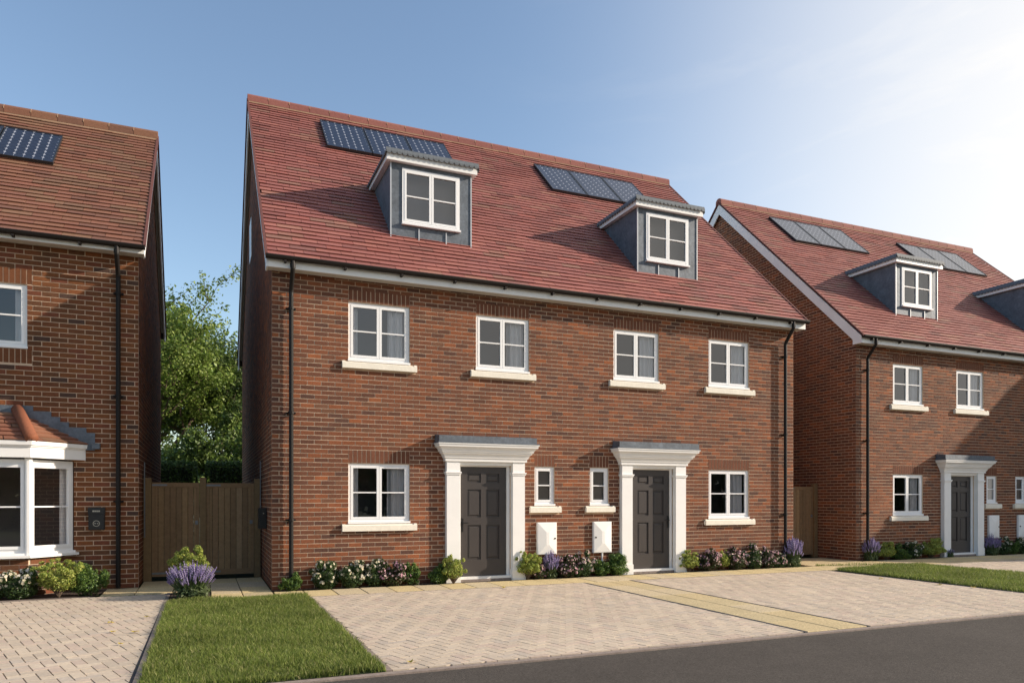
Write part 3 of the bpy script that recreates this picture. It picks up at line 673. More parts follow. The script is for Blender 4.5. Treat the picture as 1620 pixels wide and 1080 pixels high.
# ------------------------------------------------------------------ left house with bay window
def build_left():
    ox, oy = -12.03, 1.32; W = 10.0; off = (ox, oy, 0)
    h = empty('house', off, 'left brick house cut by the frame edge, with white bay window and single solar panel', 'house', 'brick houses along the street')
    def lx(x): return x - ox
    ye, ze, yr, slope = -.30, 5.66, 3.48, .93; zs = 5.545; D = 2*yr
    up = (lx(-4.82), lx(-3.619), 3.885, 4.916); bay = (lx(-6.0), lx(-2.975), .60, 2.12)
    wall = mortar_shell(h, W, 0, zs+.05, yr, ze, ye, slope, [up, bay])
    sold = [(up[0]-.07, up[1]+.07, up[3], up[3]+.245), (up[0]-.07, up[1]+.07, up[2]-.235, up[2])]
    brick_wall(wall, off, lambda s, d, z: (s, .007-d, z), W, zs+.01, [up, bay], sold, BRICKS_L, 77, course=.0805, length=.2425, singles=300)
    zt = ze - slope*ye
    rake = [(-slope, 1, zt-.07), (slope, 1, slope*2*yr + zt-.07)]
    brick_wall(wall, off, lambda s, d, z: (W-.007+d, s, z), D, slope*yr+zt, [], [], BRICKS_L, 78, course=.0805, length=.2425, singles=0, rake=rake)
    window(h, up[0]+.004, up[1]-.004, up[2], up[3]-.004, y=.035, curtains=(0, .13), seed=5)
    tile_roof(h, off, 1.0, W+.12, ye, ze, yr, slope, TILES_L, 79, singles=300)
    gable_trim(h, W, 1, 0, D, zs, ye, ze, yr, slope)
    eaves(h, 0, W, 0, zs, ye, ze, pipes=(lx(-2.325),), brackets=.9)
    solar(h, lx(-4.47), 3.04-1.32-.0, ye, ze, slope, n=1, w=.93, ln=1.38); solar(h, lx(-5.42), 3.04-1.32, ye, ze, slope, n=1, w=.93, ln=1.38)
    # bay: plan points in local coordinates
    xR, xC, yC = lx(-2.975), lx(-3.50), .78-oy; xCl, xL = lx(-5.6), lx(-6.12)
    plan = [(xR, 0), (xC, yC), (xCl, yC), (xL, 0)]
    b = empty_part('bay_window', h)
    def side(p, q, mb, z0, z1, th=.0): pass
    # brick base
    bm = MB(); br = MB(); r = random.Random(5)
    for (p, q) in zip(plan, plan[1:]):
        P, Q = Vector((*p, 0)), Vector((*q, 0)); u = (Q-P); Ln = u.length; u.normalize(); nrm = Vector((u.y, -u.x, 0)); 
        if nrm.y > 0: nrm = -nrm
        bm.prism([P, Q, Q+Vector((0, 0, .585)), P+Vector((0, 0, .585))], -nrm*.05)
        z = 0; k = 0
        while z < .57:
            s = -(.121 if k % 2 else 0)
            while s < Ln:
                a, c = max(0, s)+.005, min(Ln, s+.2425)-.005
                if c-a > .03:
                    zb = z+.005; zt_ = min(z+.0755, .583); pts = [P+u*a, P+u*c]
                    br.prism([pts[0]+Vector((0, 0, zb)), pts[1]+Vector((0, 0, zb)), pts[1]+Vector((0, 0, zt_)), pts[0]+Vector((0, 0, zt_))], nrm*.007, jit(BRICKS_L[pick(BRICKS_L, r)][0], r), bottom=True)
                s += .2425
            z += .0805; k += 1
    bm.build('bay_base', 'mortar', b); br.build('brickwork', 'brick', b, kind='stuff')
    # frames
    fr = MB(); si = MB(); gl = []
    for (p, q) in zip(plan, plan[1:]):
        P, Q = Vector((*p, 0)), Vector((*q, 0)); u = (Q-P); Ln = u.length; u.normalize(); nrm = Vector((u.y, -u.x, 0))
        if nrm.y > 0: nrm = -nrm
        Z = Vector((0, 0, 1))
        def bar(mb, s0, s1, z0, z1, d0, d1):
            A = P+u*s0-nrm*d1; B = P+u*s1-nrm*d1; mb.prism([A+Z*z0, B+Z*z0, B+Z*z1, A+Z*z1], nrm*(d1-d0))
        ncell = 1 if Ln < 1 else 3; cw = Ln/ncell
        bar(fr, 0, Ln, .66, .72, .02, .09); bar(fr, 0, Ln, 2.02, 2.10, .02, .09)
        e0 = .06 if Ln > 1 else .045
        bar(fr, 0, e0, .72, 2.02, .02, .09); bar(fr, Ln-e0, Ln, .72, 2.02, .02, .09)
        for k in range(1, ncell): bar(fr, k*cw-.035, k*cw+.035, .72, 2.02, .02, .09)
        for k in range(ncell):
            a = k*cw+(e0 if k == 0 else .035); c = (k+1)*cw-(e0 if k == ncell-1 else .035)
            bar(fr, a, a+.045, .72, 2.02, .0, .06); bar(fr, c-.045, c, .72, 2.02, .0, .06); bar(fr, a+.045, c-.045, .721, .765, .001, .06); bar(fr, a+.045, c-.045, 1.975, 2.019, .001, .06)
            bar(fr, a+.045, c-.045, 1.36, 1.382, .01, .05)
            for z0, z1 in ((.76, 1.362), (1.38, 1.98)):
                g_ = MB(); A = P+u*(a+.04)-nrm*.03; B = P+u*(c-.04)-nrm*.03; g_.poly([A+Z*z0, B+Z*z0, B+Z*z1, A+Z*z1]); gl.append(g_)
        bar(si, -.03, Ln+.03, .587, .625, -.085, .09); bar(si, -.01, Ln+.01, .6255, .66, -.03, .09)
    fo = fr.build('window_frame', 'upvc', b); si.build('bay_sill', 'white_paint', b)
    for g_ in gl: g_.build('pane', 'glass', b)
    po = MB(); po.tube([(xC, yC+.012, .6), (xC, yC+.012, 2.12)], .055, 10); po.tube([(xCl, yC+.012, .6), (xCl, yC+.012, 2.12)], .055, 10); po.build('corner_post', 'white_paint', b)
    # curtain inside the right light and room lining
    cu = MB(); pts = []
    P, Q = Vector((xR-.05, .16, 0)), Vector((xC+.12, yC+.26, 0)); nn = 26
    for i in range(nn+1):
        t = i/nn*.42; p = P.lerp(Q, t); pts.append((p.x+.02*math.sin(i*1.3), p.y+.02*math.cos(i*1.3)))
    for (p, q) in zip(pts, pts[1:]): cu.poly([(*p, .62), (*q, .62), (*q, 2.1), (*p, 2.1)])
    cu.build('curtain', 'curtain', b, smooth=True)
    rm = MB(); X0, X1, Z0, Z1 = xL-.3, xR+.3, .3, 2.4
    rm.poly([(X0, 1.6, Z0), (X1, 1.6, Z0), (X1, 1.6, Z1), (X0, 1.6, Z1)]); rm.poly([(X0, .12, Z0), (X0, 1.6, Z0), (X0, 1.6, Z1), (X0, .12, Z1)]); rm.poly([(X1, 1.6, Z0), (X1, .12, Z0), (X1, .12, Z1), (X1, 1.6, Z1)])
    rm.poly([(X0, .12, Z1), (X1, .12, Z1), (X1, 1.6, Z1), (X0, 1.6, Z1)]); rm.poly([(X0, .12, Z0), (X1, .12, Z0), (X1, 1.6, Z0), (X0, 1.6, Z0)])
    rm.poly([(xR, .02, 2.1), (xC, yC+.05, 2.1), (xCl, yC+.05, 2.1), (xL, .02, 2.1)]); rm.poly([(xR, .02, .61), (xC, yC+.05, .61), (xCl, yC+.05, .61), (xL, .02, .61)])
    rm.build('room_lining', 'room', b)
    # fascia ring and moulding
    def ringpts(o, z): 
        return [(xR+.17+o*.9, 0.0, z), (xC+.05+o*.5, yC-.12-o, z), (xCl-.05-o*.5, yC-.12-o, z), (xL-.17-o*.9, 0.0, z)]
    f = MB()
    prof = [(-.0, 2.125), (.0, 2.285), (.02, 2.288), (.022, 2.30), (.045, 2.315), (.05, 2.375)]
    for (a, c) in zip(prof, prof[1:]):
        ra, rc = ringpts(*a), ringpts(*c)
        for q in range(3): f.poly([ra[q+1], ra[q], rc[q], rc[q+1]])
    f.poly(list(ringpts(0, 2.125))); f.poly(list(reversed(ringpts(.05, 2.375)))); f.build('bay_fascia', 'white_paint', b)
    # roof: tiled planes up to the wall
    E = [Vector(p) for p in ringpts(.05, 2.378)]; T = [Vector((lx(-3.75), -.01, 2.865)), Vector((lx(-5.35), -.01, 2.865))]
    tl = MB(); rt = random.Random(9)
    def plane(A, B, C, D, rows, tag_):
        # A-B eave, D-C top
        for k in range(rows):
            t0, t1 = k/rows, min(1, (k+1.12)/rows); a0, b0, a1, b1 = A.lerp(D, t0), B.lerp(C, t0), A.lerp(D, t1), B.lerp(C, t1)
            nr_ = (B-A).cross(D-A).normalized(); nr_ = nr_ if nr_.z > 0 else -nr_
            n = max(1, int((b0-a0).length/.36)); sh = rt.uniform(0, .8)
            cuts = [0]+[(j+sh)/n for j in range(n) if 0.04 < (j+sh)/n < .97]+[1]
            for (s, e) in zip(cuts, cuts[1:]):
                p0, p1, p2, p3 = a0.lerp(b0, s+.003), a0.lerp(b0, e-.003), a1.lerp(b1, e-.003), a1.lerp(b1, s+.003)
                tone = jit(TILES_L[pick(TILES_L, rt)][0], rt); i = len(tl.v)
                tl.v += [tuple(p0+nr_*.004), tuple(p1+nr_*.004), tuple(p2-nr_*.01), tuple(p3-nr_*.01), tuple(p0+nr_*.024), tuple(p1+nr_*.024), tuple(p2+nr_*.0), tuple(p3+nr_*.0)]; tl.c += [tone]*8
                tl.f += [(i+4, i+5, i+6, i+7), (i, i+1, i+5, i+4), (i+1, i+2, i+6, i+5), (i+3, i, i+4, i+7)]
    plane(E[1], E[0], T[0], T[0]+Vector((.001, 0, 0)), 7, 'r'); plane(E[2], E[1], T[0], T[1], 7, 'f'); plane(E[3], E[2], T[1]-Vector((.001, 0, 0)), T[1], 7, 'l')
    tl.build('bay_roof_tiles', 'tile', b, kind='stuff')
    cr = MB(); cr.poly([E[0], T[0], E[1]]); cr.poly([E[1], T[0], T[1], E[2]]); cr.build('bay_roof', 'roof_underlay', b)
    tone = (.235, .085, .045)
    for (e, t) in ((E[1], T[0]), (E[2], T[1])):
        hp = MB(); hp.tube([e+Vector((0, -.0, .03)), e.lerp(t, .5)+Vector((0, 0, .045)), t+Vector((0, 0, .05))], [.088, .088, .088], 14, tone)
        hp.build('hip_tile', 'ridge', b, smooth=True)
    # stepped lead flashing on the wall
    fl = MB(); A, B = T[0], E[0]; nst = 8
    for k in range(nst):
        t0, t1 = k/nst, (k+1)/nst; p, q = A.lerp(B, t0), A.lerp(B, t1); zt_ = round((p.z+.12)/.0805)*.0805
        fl.box(p.x-.02, q.x+.09, -.012-.001*k, -.0005, q.z-.09, max(zt_-.0, q.z+.05))
    fl.box(T[1].x, T[0].x+.03, -.009, -.0003, 2.78, 2.975)
    fl.box(lx(-2.70), lx(-2.59), -.14, -.0, 2.31, 2.40)
    fl.build('lead_flashing', 'lead', b)
    # letter box on the wall
    m = MB(); x0, x1, z0, z1 = lx(-2.755), lx(-2.525), .985, 1.345; m.box(x0, x1, -.09, .0, z0, z1); m.box(x0-.006, x1+.006, -.1, .0, z1-.10, z1+.006); m.box(x0+.012, x1-.012, -.098, -.09, z0+.01, z1-.12)
    lb = tag(m.build('letterbox', 'box_plastic', None), 'small black letterbox with round emblem on the left house wall', 'letterbox'); lb.location = off
    t = MB()
    for k in range(4): t.box(x0+.06+k*.028, x0+.082+k*.028, -.1025, -.1, z1-.065, z1-.040)
    cx, cz = (x0+x1)/2, z0+.105
    ringr = [(math.cos(2*math.pi*k/20), math.sin(2*math.pi*k/20)) for k in range(20)]
    for k in range(20):
        a, c = ringr[k], ringr[(k+1) % 20]; t.prism([(cx+a[0]*.042, -.098, cz+a[1]*.042), (cx+c[0]*.042, -.098, cz+c[1]*.042), (cx+c[0]*.050, -.098, cz+c[1]*.050), (cx+a[0]*.050, -.098, cz+a[1]*.050)], (0, -.004, 0))
    t.box(cx-.028, cx-.008, -.102, -.098, cz-.006, cz+.006); t.box(cx+.008, cx+.028, -.102, -.098, cz-.006, cz+.006)
    t.build('emblem', 'mark', lb)
    return h
left = build_left()

# house standing forward on the right, out of frame: it casts the shade over the right house
def build_far_right():
    off = (27.5, -4.8, 0); h = empty('house', off, 'brick house further along the street beyond the right edge', 'house', 'brick houses along the street')
    w = mortar_shell(h, 11.0, 0, 5.2, YR, ZE, YE, SL, []); w.data.materials[0] = MATS['verge_mortar']
    tile_roof(h, off, -.12, 11.12, YE, ZE, YR, SL, TILES, 90, singles=0, tw=1.2, ex=.4)
build_far_right()

# ------------------------------------------------------------------ ground
def sheet(name, poly, z, mat, kind='structure'):
    m = MB(); m.poly([(p[0], p[1], z) for p in poly]); return m.build(name, mat, None, kind=kind)
sheet('ground', [(-400, -400), (400, -400), (400, 400), (-400, 400)], -.075, 'far_ground')
sheet('road', [(-60, -18), (90, -18), (90, -6.26), (-60, -6.26)], -.022, 'asphalt')
sheet('garden_ground', [(-14, -.9), (40, -.9), (40, 20), (-14, 20)], -.030, 'turf')
sheet('planting_bed', [(0.0, -.165), (11.0, -.165), (11.0, .006), (0.0, .006)], .002, 'soil')
sheet('planting_bed', [(13.44, .33), (24.4, .33), (24.4, .506), (13.44, .506)], .002, 'soil')
sheet('planting_bed', [(-12, .27), (-2.60, .27), (-2.42, 1.31), (-12, 1.31)], .0, 'soil')
sheet('planting_bed', [(-1.50, -.74), (-.925, -.74), (-.925, .36), (-1.50, .36)], .001, 'soil')

def herringbone(name, label_poly, seed, L=.21, Wd=.105, origin=(0, 0), singles=300, ang=18, border=0.0):
    """block paving laid at 45 degrees inside a convex polygon; each block its own edges"""
    r = random.Random(seed); n = len(label_poly)
    base = sheet(name, label_poly, -.012, 'paving_sand')
    cxm = sum(p[0] for p in label_poly)/n; cym = sum(p[1] for p in label_poly)/n
    planes = []
    for i in range(n):
        a, b = label_poly[i], label_poly[(i+1) % n]; nx, ny = (b[1]-a[1]), -(b[0]-a[0]); l = math.hypot(nx, ny); nx /= l; ny /= l
        d = nx*a[0]+ny*a[1]
        if nx*cxm+ny*cym > d: nx, ny, d = -nx, -ny, -d
        planes.append((nx, ny, d-.004))
    ca, sa = math.cos(R(ang)), math.sin(R(ang)); g = .0050; w = Wd
    rad = max(math.hypot(p[0]-cxm, p[1]-cym) for p in label_poly); N_ = int(rad/w)+3; items = []
    for i in range(-N_, N_+1):
        for j in range(-N_, N_+1):
            k = (i-j) % 4
            if k == 0: rc = (i*w+g, (i+2)*w-g, j*w+g, (j+1)*w-g)
            elif k == 3: rc = (i*w+g, (i+1)*w-g, j*w+g, (j+2)*w-g)
            else: continue
            pts = [(rc[0], rc[2]), (rc[1], rc[2]), (rc[1], rc[3]), (rc[0], rc[3])]
            pts = [(cxm+origin[0]+p[0]*ca-p[1]*sa, cym+origin[1]+p[0]*sa+p[1]*ca) for p in pts]
            q = pts; whole = True
            for pl in planes:
                q2 = clip(q, *pl)
                q = q2
                if len(q) < 3: break
            if len(q) < 3 or area(q) < .0012: continue
            whole = abs(area(q)-area(pts)) < 1e-6
            items.append((q, whole, k == 0, pts))
    full = []
    for idx, (q, wh, hz, pts) in enumerate(items):
        c = (sum(p[0] for p in q)/len(q), sum(p[1] for p in q)/len(q), 0)
        if wh and shown(c, 0): full.append((proj(c)[2], idx))
    full.sort(); chosen = set(i for _, i in full[:singles]); mb = MB(); protos = {}
    for idx, (q, wh, hz, pts) in enumerate(items):
        ci = pick(PAVERS, r); tone = PAVERS[ci][0]; dz = r.uniform(-.0015, .0015)
        if idx in chosen:
            key = (ci, hz, r.randrange(2)); c = (sum(p[0] for p in pts)/4, sum(p[1] for p in pts)/4)
            if key not in protos:
                m = MB(); bl(m, [(p[0]-c[0], p[1]-c[1]) for p in pts], -.012, .0, jit(tone, r, .05)); protos[key] = m.mesh('paving_block', 'paver')
            o = bpy.data.objects.new('paving_block', protos[key]); o.location = (c[0], c[1], dz); link(o, base)
        else: bl(mb, q, -.012, dz, jit(tone, r, .05))
    mb.build('block_paving', 'paver', base, kind='stuff')
    return base
def bl(m, q, z0, z1, tone):
    # ensure counter-clockwise
    s = sum(q[i][0]*q[(i+1) % len(q)][1] - q[(i+1) % len(q)][0]*q[i][1] for i in range(len(q)))
    if s < 0: q = list(reversed(q))
    m.prism([(p[0], p[1], z0) for p in q], (0, 0, z1-z0), tone, bottom=False)
herringbone('driveway', [(.50, -6.16), (5.215, -6.16), (5.215, -.975), (.50, -.975)], 1)
herringbone('driveway', [(6.205, -6.16), (10.96, -6.16), (10.96, -1.0), (6.205, -1.0)], 2)
herringbone('driveway', [(-7.2, -6.16), (-1.585, -6.16), (-1.545, .36), (-2.62, .25), (-7.2, .25)], 3, L=.24)
herringbone('driveway', [(13.98, -6.16), (19.0, -6.16), (19.0, -.85), (13.98, -.85)], 4)

SLABC = [(0.55, 0.44, 0.253), (0.583, 0.473, 0.272), (0.517, 0.4235, 0.253), (0.561, 0.462, 0.3036), (0.605, 0.484, 0.2656)]
slab_protos = {}
def slabs(name, cells, seed, mat='slab'):
    r = random.Random(seed)
    xs = [c[0] for c in cells]+[c[1] for c in cells]; ys = [c[2] for c in cells]+[c[3] for c in cells]
    base = sheet(name, [(min(xs), min(ys)), (max(xs), min(ys)), (max(xs), max(ys)), (min(xs), max(ys))], -.016 - .001*(seed % 5), 'joint')
    for (x0, x1, y0, y1) in cells:
        w, d = round(x1-x0, 3), round(y1-y0, 3); k = (w, d, r.randrange(3))
        if k not in slab_protos:
            m = MB(); g = .0065; e = .006; t = r.choice(SLABC)
            lo = [(g, g), (w-g, g), (w-g, d-g), (g, d-g)]; hi = [(g+e, g+e), (w-g-e, g+e), (w-g-e, d-g-e), (g+e, d-g-e)]
            i = len(m.v); m.v += [(p[0], p[1], -.014) for p in lo] + [(p[0], p[1], -.004) for p in lo] + [(p[0], p[1], .002) for p in hi]; m.c += [t]*12
            for q in range(4): m.f += [(i+q, i+(q+1) % 4, i+4+(q+1) % 4, i+4+q), (i+4+q, i+4+(q+1) % 4, i+8+(q+1) % 4, i+8+q)]
            m.f.append((i+8, i+9, i+10, i+11)); slab_protos[k] = m.mesh('paving_slab', mat)
        o = bpy.data.objects.new('paving_slab', slab_protos[k]); o.location = (x0, y0, r.uniform(-.0015, .0015)); link(o, base)
    return base
S_ = .457
slabs('path', [(.01+i*S_, .01+(i+1)*S_, -.95, -.17) for i in range(25)], 1)
slabs('path', [(5.25+j*.462, 5.25+(j+1)*.462, -6.17+i*.649, -6.17+(i+1)*.649) for i in range(8) for j in range(2)], 2)
cells = []
for i, x in enumerate((-.917, -.460)):
    cells += [(x, x+S_, -.755, -.10), (x, x+S_, -.10, .68), (x, x+S_, .68, 1.46), (x, x+S_, 1.46, 2.24)]
for i, x in enumerate((-2.02, -1.478)):
    w = .542 if i == 0 else .56
    cells += [(x, x+w, .375, 1.10), (x, x+w, 1.10, 1.72), (x, x+w, 1.72, 2.24)]
slabs('path', cells, 3)
slabs('path', [(-2.50, -2.02, .375, 1.30)], 4)
slabs('path', [(13.44+i*S_, 13.44+(i+1)*S_, -.45+.0, .33) for i in range(24)], 6)
slabs('path', [(11.45+i*.49, 11.45+(i+1)*.49, -.60+k*.72, -.60+(k+1)*.72) for i in range(4) for k in range(3)], 7)
slabs('path', [(13.98+i*S_, 13.98+(i+1)*S_, -.83, -.452) for i in range(10)], 8)
def edging(x0, x1, y0, y1, mat='edging', z1=.004):
    m = MB(); m.box(x0, x1, y0, y1, -.06, z1); return m.build('edging_kerb', mat, None, kind='structure')
edging(.445, .497, -6.16, -.965); edging(-1.555, -1.505, -6.16, .36); edging(-1.583, -1.557, -6.16, .34, 'edge_dark', -.002)
edging(5.205, 5.247, -6.17, -.955, 'edge_dark', .003); edging(6.174, 6.216, -6.17, -.955, 'edge_dark', .003)
edging(.499, 5.216, -.972, -.953, 'edging', .002); edging(6.206, 10.96, -.997, -.955, 'edging', .002)
edging(10.963, 10.995, -6.17, -.99, 'edge_dark', .006); edging(13.945, 13.975, -6.17, -.86, 'edging', .004)
edging(-7.2, -2.62, .252, .268, 'edging', .006)
edging(-60, 90, -6.258, -6.175, 'edging', -.006)
edging(13.42, 25, -.865, -.835, 'edge_dark', .001)

# ------------------------------------------------------------------ lawns
def lawn(poly, n, seed, h=(.035, .075), clump=1.0):
    base = sheet('lawn', poly, -.004, 'turf'); rg = np.random.default_rng(seed)
    P = np.array(poly); lo, hi = P.min(0), P.max(0); pts = rg.uniform(lo, hi, (int(n*1.6), 2))
    ok = np.ones(len(pts), bool); c = P.mean(0)
    for i in range(len(P)):
        a, b = P[i], P[(i+1) % len(P)]; nv = np.array([b[1]-a[1], -(b[0]-a[0])]); s = np.sign(nv @ (c-a)); ok &= ((pts-a) @ nv)*s > .0
    pts = pts[ok][:n]; n = len(pts)
    hgt = rg.uniform(*h, n)*(1+.25*np.sin(pts[:, 0]*5+np.sin(pts[:, 1]*4))*np.sin(pts[:, 1]*6)); an = rg.uniform(0, 2*np.pi, n); lean = rg.normal(0, .022, (n, 2)); wd = rg.uniform(.0022, .0048, n)
    dx, dy = np.cos(an)*wd, np.sin(an)*wd
    V = np.zeros((n, 5, 3)); z0 = -.004
    V[:, 0] = np.c_[pts[:, 0]-dx, pts[:, 1]-dy, np.full(n, z0)]; V[:, 1] = np.c_[pts[:, 0]+dx, pts[:, 1]+dy, np.full(n, z0)]
    V[:, 2] = np.c_[pts[:, 0]+dx*.7+lean[:, 0]*.5, pts[:, 1]+dy*.7+lean[:, 1]*.5, hgt*.6]; V[:, 3] = np.c_[pts[:, 0]-dx*.7+lean[:, 0]*.5, pts[:, 1]-dy*.7+lean[:, 1]*.5, hgt*.6]
    V[:, 4] = np.c_[pts+lean*1.4, hgt]
    F = np.zeros((n, 3, 3), int); b = np.arange(n)*5; F[:, 0] = np.c_[b, b+1, b+2]; F[:, 1] = np.c_[b, b+2, b+3]; F[:, 2] = np.c_[b+3, b+2, b+4]
    cols = np.array([(.170, .225, .045), (.215, .270, .058), (.105, .150, .032), (.300, .325, .095), (.42, .39, .18)]); k = rg.choice(5, n, p=[.32, .26, .22, .14, .06])
    big = .5+.5*np.sin(pts[:, 0]*2.1+1.5*np.sin(pts[:, 1]*1.3))*np.sin(pts[:, 1]*2.7)
    C = cols[k]*rg.uniform(.8, 1.2, (n, 1))*(.86+.28*big[:, None]); C = np.repeat(C, 5, axis=0)
    o = fastmesh('grass', V.reshape(-1, 3), F.reshape(-1, 3), C, 'grass'); o['kind'] = 'stuff'; return o
lawn([(-1.50, -6.17), (.44, -6.17), (.44, -.93), (.44, -.80), (-1.50, -.76)], 72000, 1)
lawn([(11.0, -6.17), (13.94, -6.17), (13.94, -.87), (13.6, -.62), (11.2, -.99)], 70000, 2, h=(.04, .08))
lawn([(11.50, -.20), (13.2, -.56), (13.2, -.50), (11.5, -.10)], 1500, 3)

# ------------------------------------------------------------------ gates
WOODS = [(0.28, 0.1792, 0.0896), (0.252, 0.1568, 0.0812), (0.3149, 0.2029, 0.1036), (0.2212, 0.14, 0.0728), (0.3009, 0.1988, 0.1092)]
def gate(x0, x1, y, z0, z1, label, seed, group):
    g = empty('gate', (x0, y, 0), label, 'gate', group); r = random.Random(seed); w = x1-x0; n = 8; bw = w/n
    m = MB(); t = WOODS[1]; m.box(0, w, .0, .05, z1-.085, z1, t); m.box(0, w, .0, .05, z0, z0+.10, t); m.box(0, .05, .002, .048, z0+.1, z1-.085, t); m.box(w-.05, w, .002, .048, z0+.1, z1-.085, t); m.build('gate_frame', 'wood', g)
    for k in range(n):
        b = MB(); tt = jit(r.choice(WOODS), r, .12); a = k*bw+.0025; c = (k+1)*bw-.0025
        if k == 0: a = .051
        if k == n-1: c = w-.051
        f = .012+r.uniform(-.002, .002); b.prism([(a, f+.004, z0+.101), (a+.004, f, z0+.101), (c-.004, f, z0+.101), (c, f+.004, z0+.101), (c, .036, z0+.101), (a, .036, z0+.101)], (0, 0, z1-z0-.187), tt); b.build('board', 'wood', g)
    for zz in (z0+.06, z1-.045):
        h = MB(); h.box(.0, .25, -.006, -.001, zz-.016, zz+.016); h.build('hinge_strap', 'galvanised', g)
    l = MB(); l.box(w-.075, w-.025, -.012, -.0005, 1.02, 1.09); l.tube([(w-.05, -.012, 1.055), (w-.05, -.035, 1.055)], .012, 8); l.build('latch', 'galvanised', g)
    return g
def post(x0, x1, y, z1, label, group):
    g = MB(); r = rnd; t = (.205, .135, .066); d = (x1-x0); c = (x1-x0)/2; b = .012
    g.box(-c, c, -d*.5, d*.5, 0, z1-.012, t); 
    i = len(g.v); lo = [(-c, -d*.5), (c, -d*.5), (c, d*.5), (-c, d*.5)]
    g.v += [(p[0], p[1], z1-.012) for p in lo]+[(p[0]*.8, p[1]*.8, z1) for p in lo]; g.c += [t]*8
    for q in range(4): g.f.append((i+q, i+(q+1) % 4, i+4+(q+1) % 4, i+4+q))
    g.f.append((i+4, i+5, i+6, i+7)); o = g.build('gate_post', 'wood', None); o.location = ((x0+x1)/2, y+.02, 0); tag(o, label, 'gate post', group); return o
GG = 'wooden side gates between the houses'; GP = 'wooden gate posts between the houses'
gate(-1.885, -1.090, 2.3, .075, 1.79, 'left leaf of the paired wooden gates, beside the left house wall', 1, GG)
gate(-.975, -.137, 2.3, .075, 1.79, 'right leaf of the paired wooden gates, beside the central house wall', 2, GG)
post(-2.022, -1.890, 2.3, 1.875, 'wooden gate post against the left house wall', GP)
post(-1.086, -.979, 2.3, 1.89, 'rounded wooden post between the two gate leaves', GP)
post(-.133, -.020, 2.3, 1.875, 'wooden gate post against the central house left wall', GP)
gate(12.45, 13.305, 1.72, .075, 1.80, 'single wooden gate in the gap right of the central house', 3, GG)
post(13.31, 13.43, 1.72, 1.885, 'wooden gate post against the right house gable wall', GP)
m = MB(); m.box(-.135, -.007, .95, 1.17, .975, 1.335); m.box(-.141, -.136, .965, 1.155, .99, 1.32); lb2 = tag(m.build('letterbox', 'box_plastic'), 'black letterbox on the central house side wall beside the gates', 'letterbox')
m = MB(); m.tube([(-.06, .948, 1.24), (-.06, .94, 1.24)], .010, 8); m.build('lock', 'mark', lb2)
m = MB(); m.tube([(-.035, 2.05, 1.0), (-.035, 2.05, 2.2)], .012, 6); c_ = m.build('cable_conduit', 'galvanised', main)
m = MB(); m.tube([(10.035, 2.15-1.32, .8), (10.035, 2.15-1.32, 2.15)], .012, 6); m.build('cable_conduit', 'galvanised', left)

# ------------------------------------------------------------------ plants
def leaf_cloud(centres, radii, n, size, cols, seed, flat=.0, sun_shell=.2, per_col=None):
    """n diamond leaves through the given ellipsoids"""
    rg = np.random.default_rng(seed); centres = np.array(centres, float); radii = np.array(radii, float)
    vol = radii.prod(1) if radii.ndim == 2 else radii**3; radii = radii if radii.ndim == 2 else np.repeat(radii[:, None], 3, 1)
    k = rg.choice(len(centres), n, p=vol**.75/(vol**.75).sum()); d = rg.normal(size=(n, 3)); d /= np.linalg.norm(d, axis=1)[:, None]
    rr = rg.uniform(sun_shell, 1.12, n)**.6; P = centres[k] + d*rr[:, None]*radii[k]
    nrm = d + rg.normal(0, .7, (n, 3)); nrm[:, 2] += .3; nrm /= np.linalg.norm(nrm, axis=1)[:, None]
    t = np.cross(nrm, rg.normal(size=(n, 3))); t /= np.linalg.norm(t, axis=1)[:, None]; b = np.cross(nrm, t)
    L = rg.uniform(size*.7, size*1.3, n)[:, None]; W = L*rg.uniform(.42, .62, n)[:, None]
    V = np.stack([P - t*L*.5, P + b*W*.5 + nrm*L*.08, P + t*L*.5, P - b*W*.5 + nrm*L*.08], 1)
    F = np.arange(n*4).reshape(n, 4); cols = np.array(cols); ci = rg.choice(len(cols), n); C = cols[ci]*rg.uniform(.8, 1.2, (n, 1)); C = np.repeat(C, 4, axis=0)
    return V.reshape(-1, 3), F, C
def cloud_obj(name, parent, mat, *a, **k):
    V, F, C = leaf_cloud(*a, **k); o = fastmesh(name, V, F, C, mat, parent); o['kind'] = 'stuff'; return o
def flowers(parent, centres, radii, n, size, cols, seed, name='flowers'):
    """small five-petalled blooms standing at the outside of the ellipsoids"""
    rg = np.random.default_rng(seed); centres = np.array(centres, float); radii = np.array(radii, float); k = rg.choice(len(centres), n)
    d = rg.normal(size=(n, 3)); d[:, 2] = np.abs(d[:, 2])*1.0 - .25; d[:, 1] -= .35; d /= np.linalg.norm(d, axis=1)[:, None]
    P = centres[k] + d*radii[k]*rg.uniform(.92, 1.08, (n, 1)); V = []; F = []; C = []; cols = np.array(cols); i = 0
    for p, dd in zip(P, d):
        u = np.cross(dd, (.3, .2, 1)); u /= np.linalg.norm(u); w = np.cross(dd, u); s = size*rg.uniform(.7, 1.25); c = cols[rg.integers(len(cols))]*rg.uniform(.85, 1.1); ph = rg.uniform(0, 6)
        for q in range(5):
            a = ph+q*2*np.pi/5; e = u*np.cos(a)+w*np.sin(a); f = u*np.cos(a+.6)+w*np.sin(a+.6); g = u*np.cos(a-.6)+w*np.sin(a-.6)
            V += [p, p+g*s*.35+dd*s*.15, p+e*s*.55+dd*s*.1, p+f*s*.35+dd*s*.15]; F.append((i, i+1, i+2, i+3)); C += [c]*4; i += 4
    o = fastmesh(name, np.array(V), np.array(F), np.array(C), 'petal', parent); o['kind'] = 'stuff'; return o
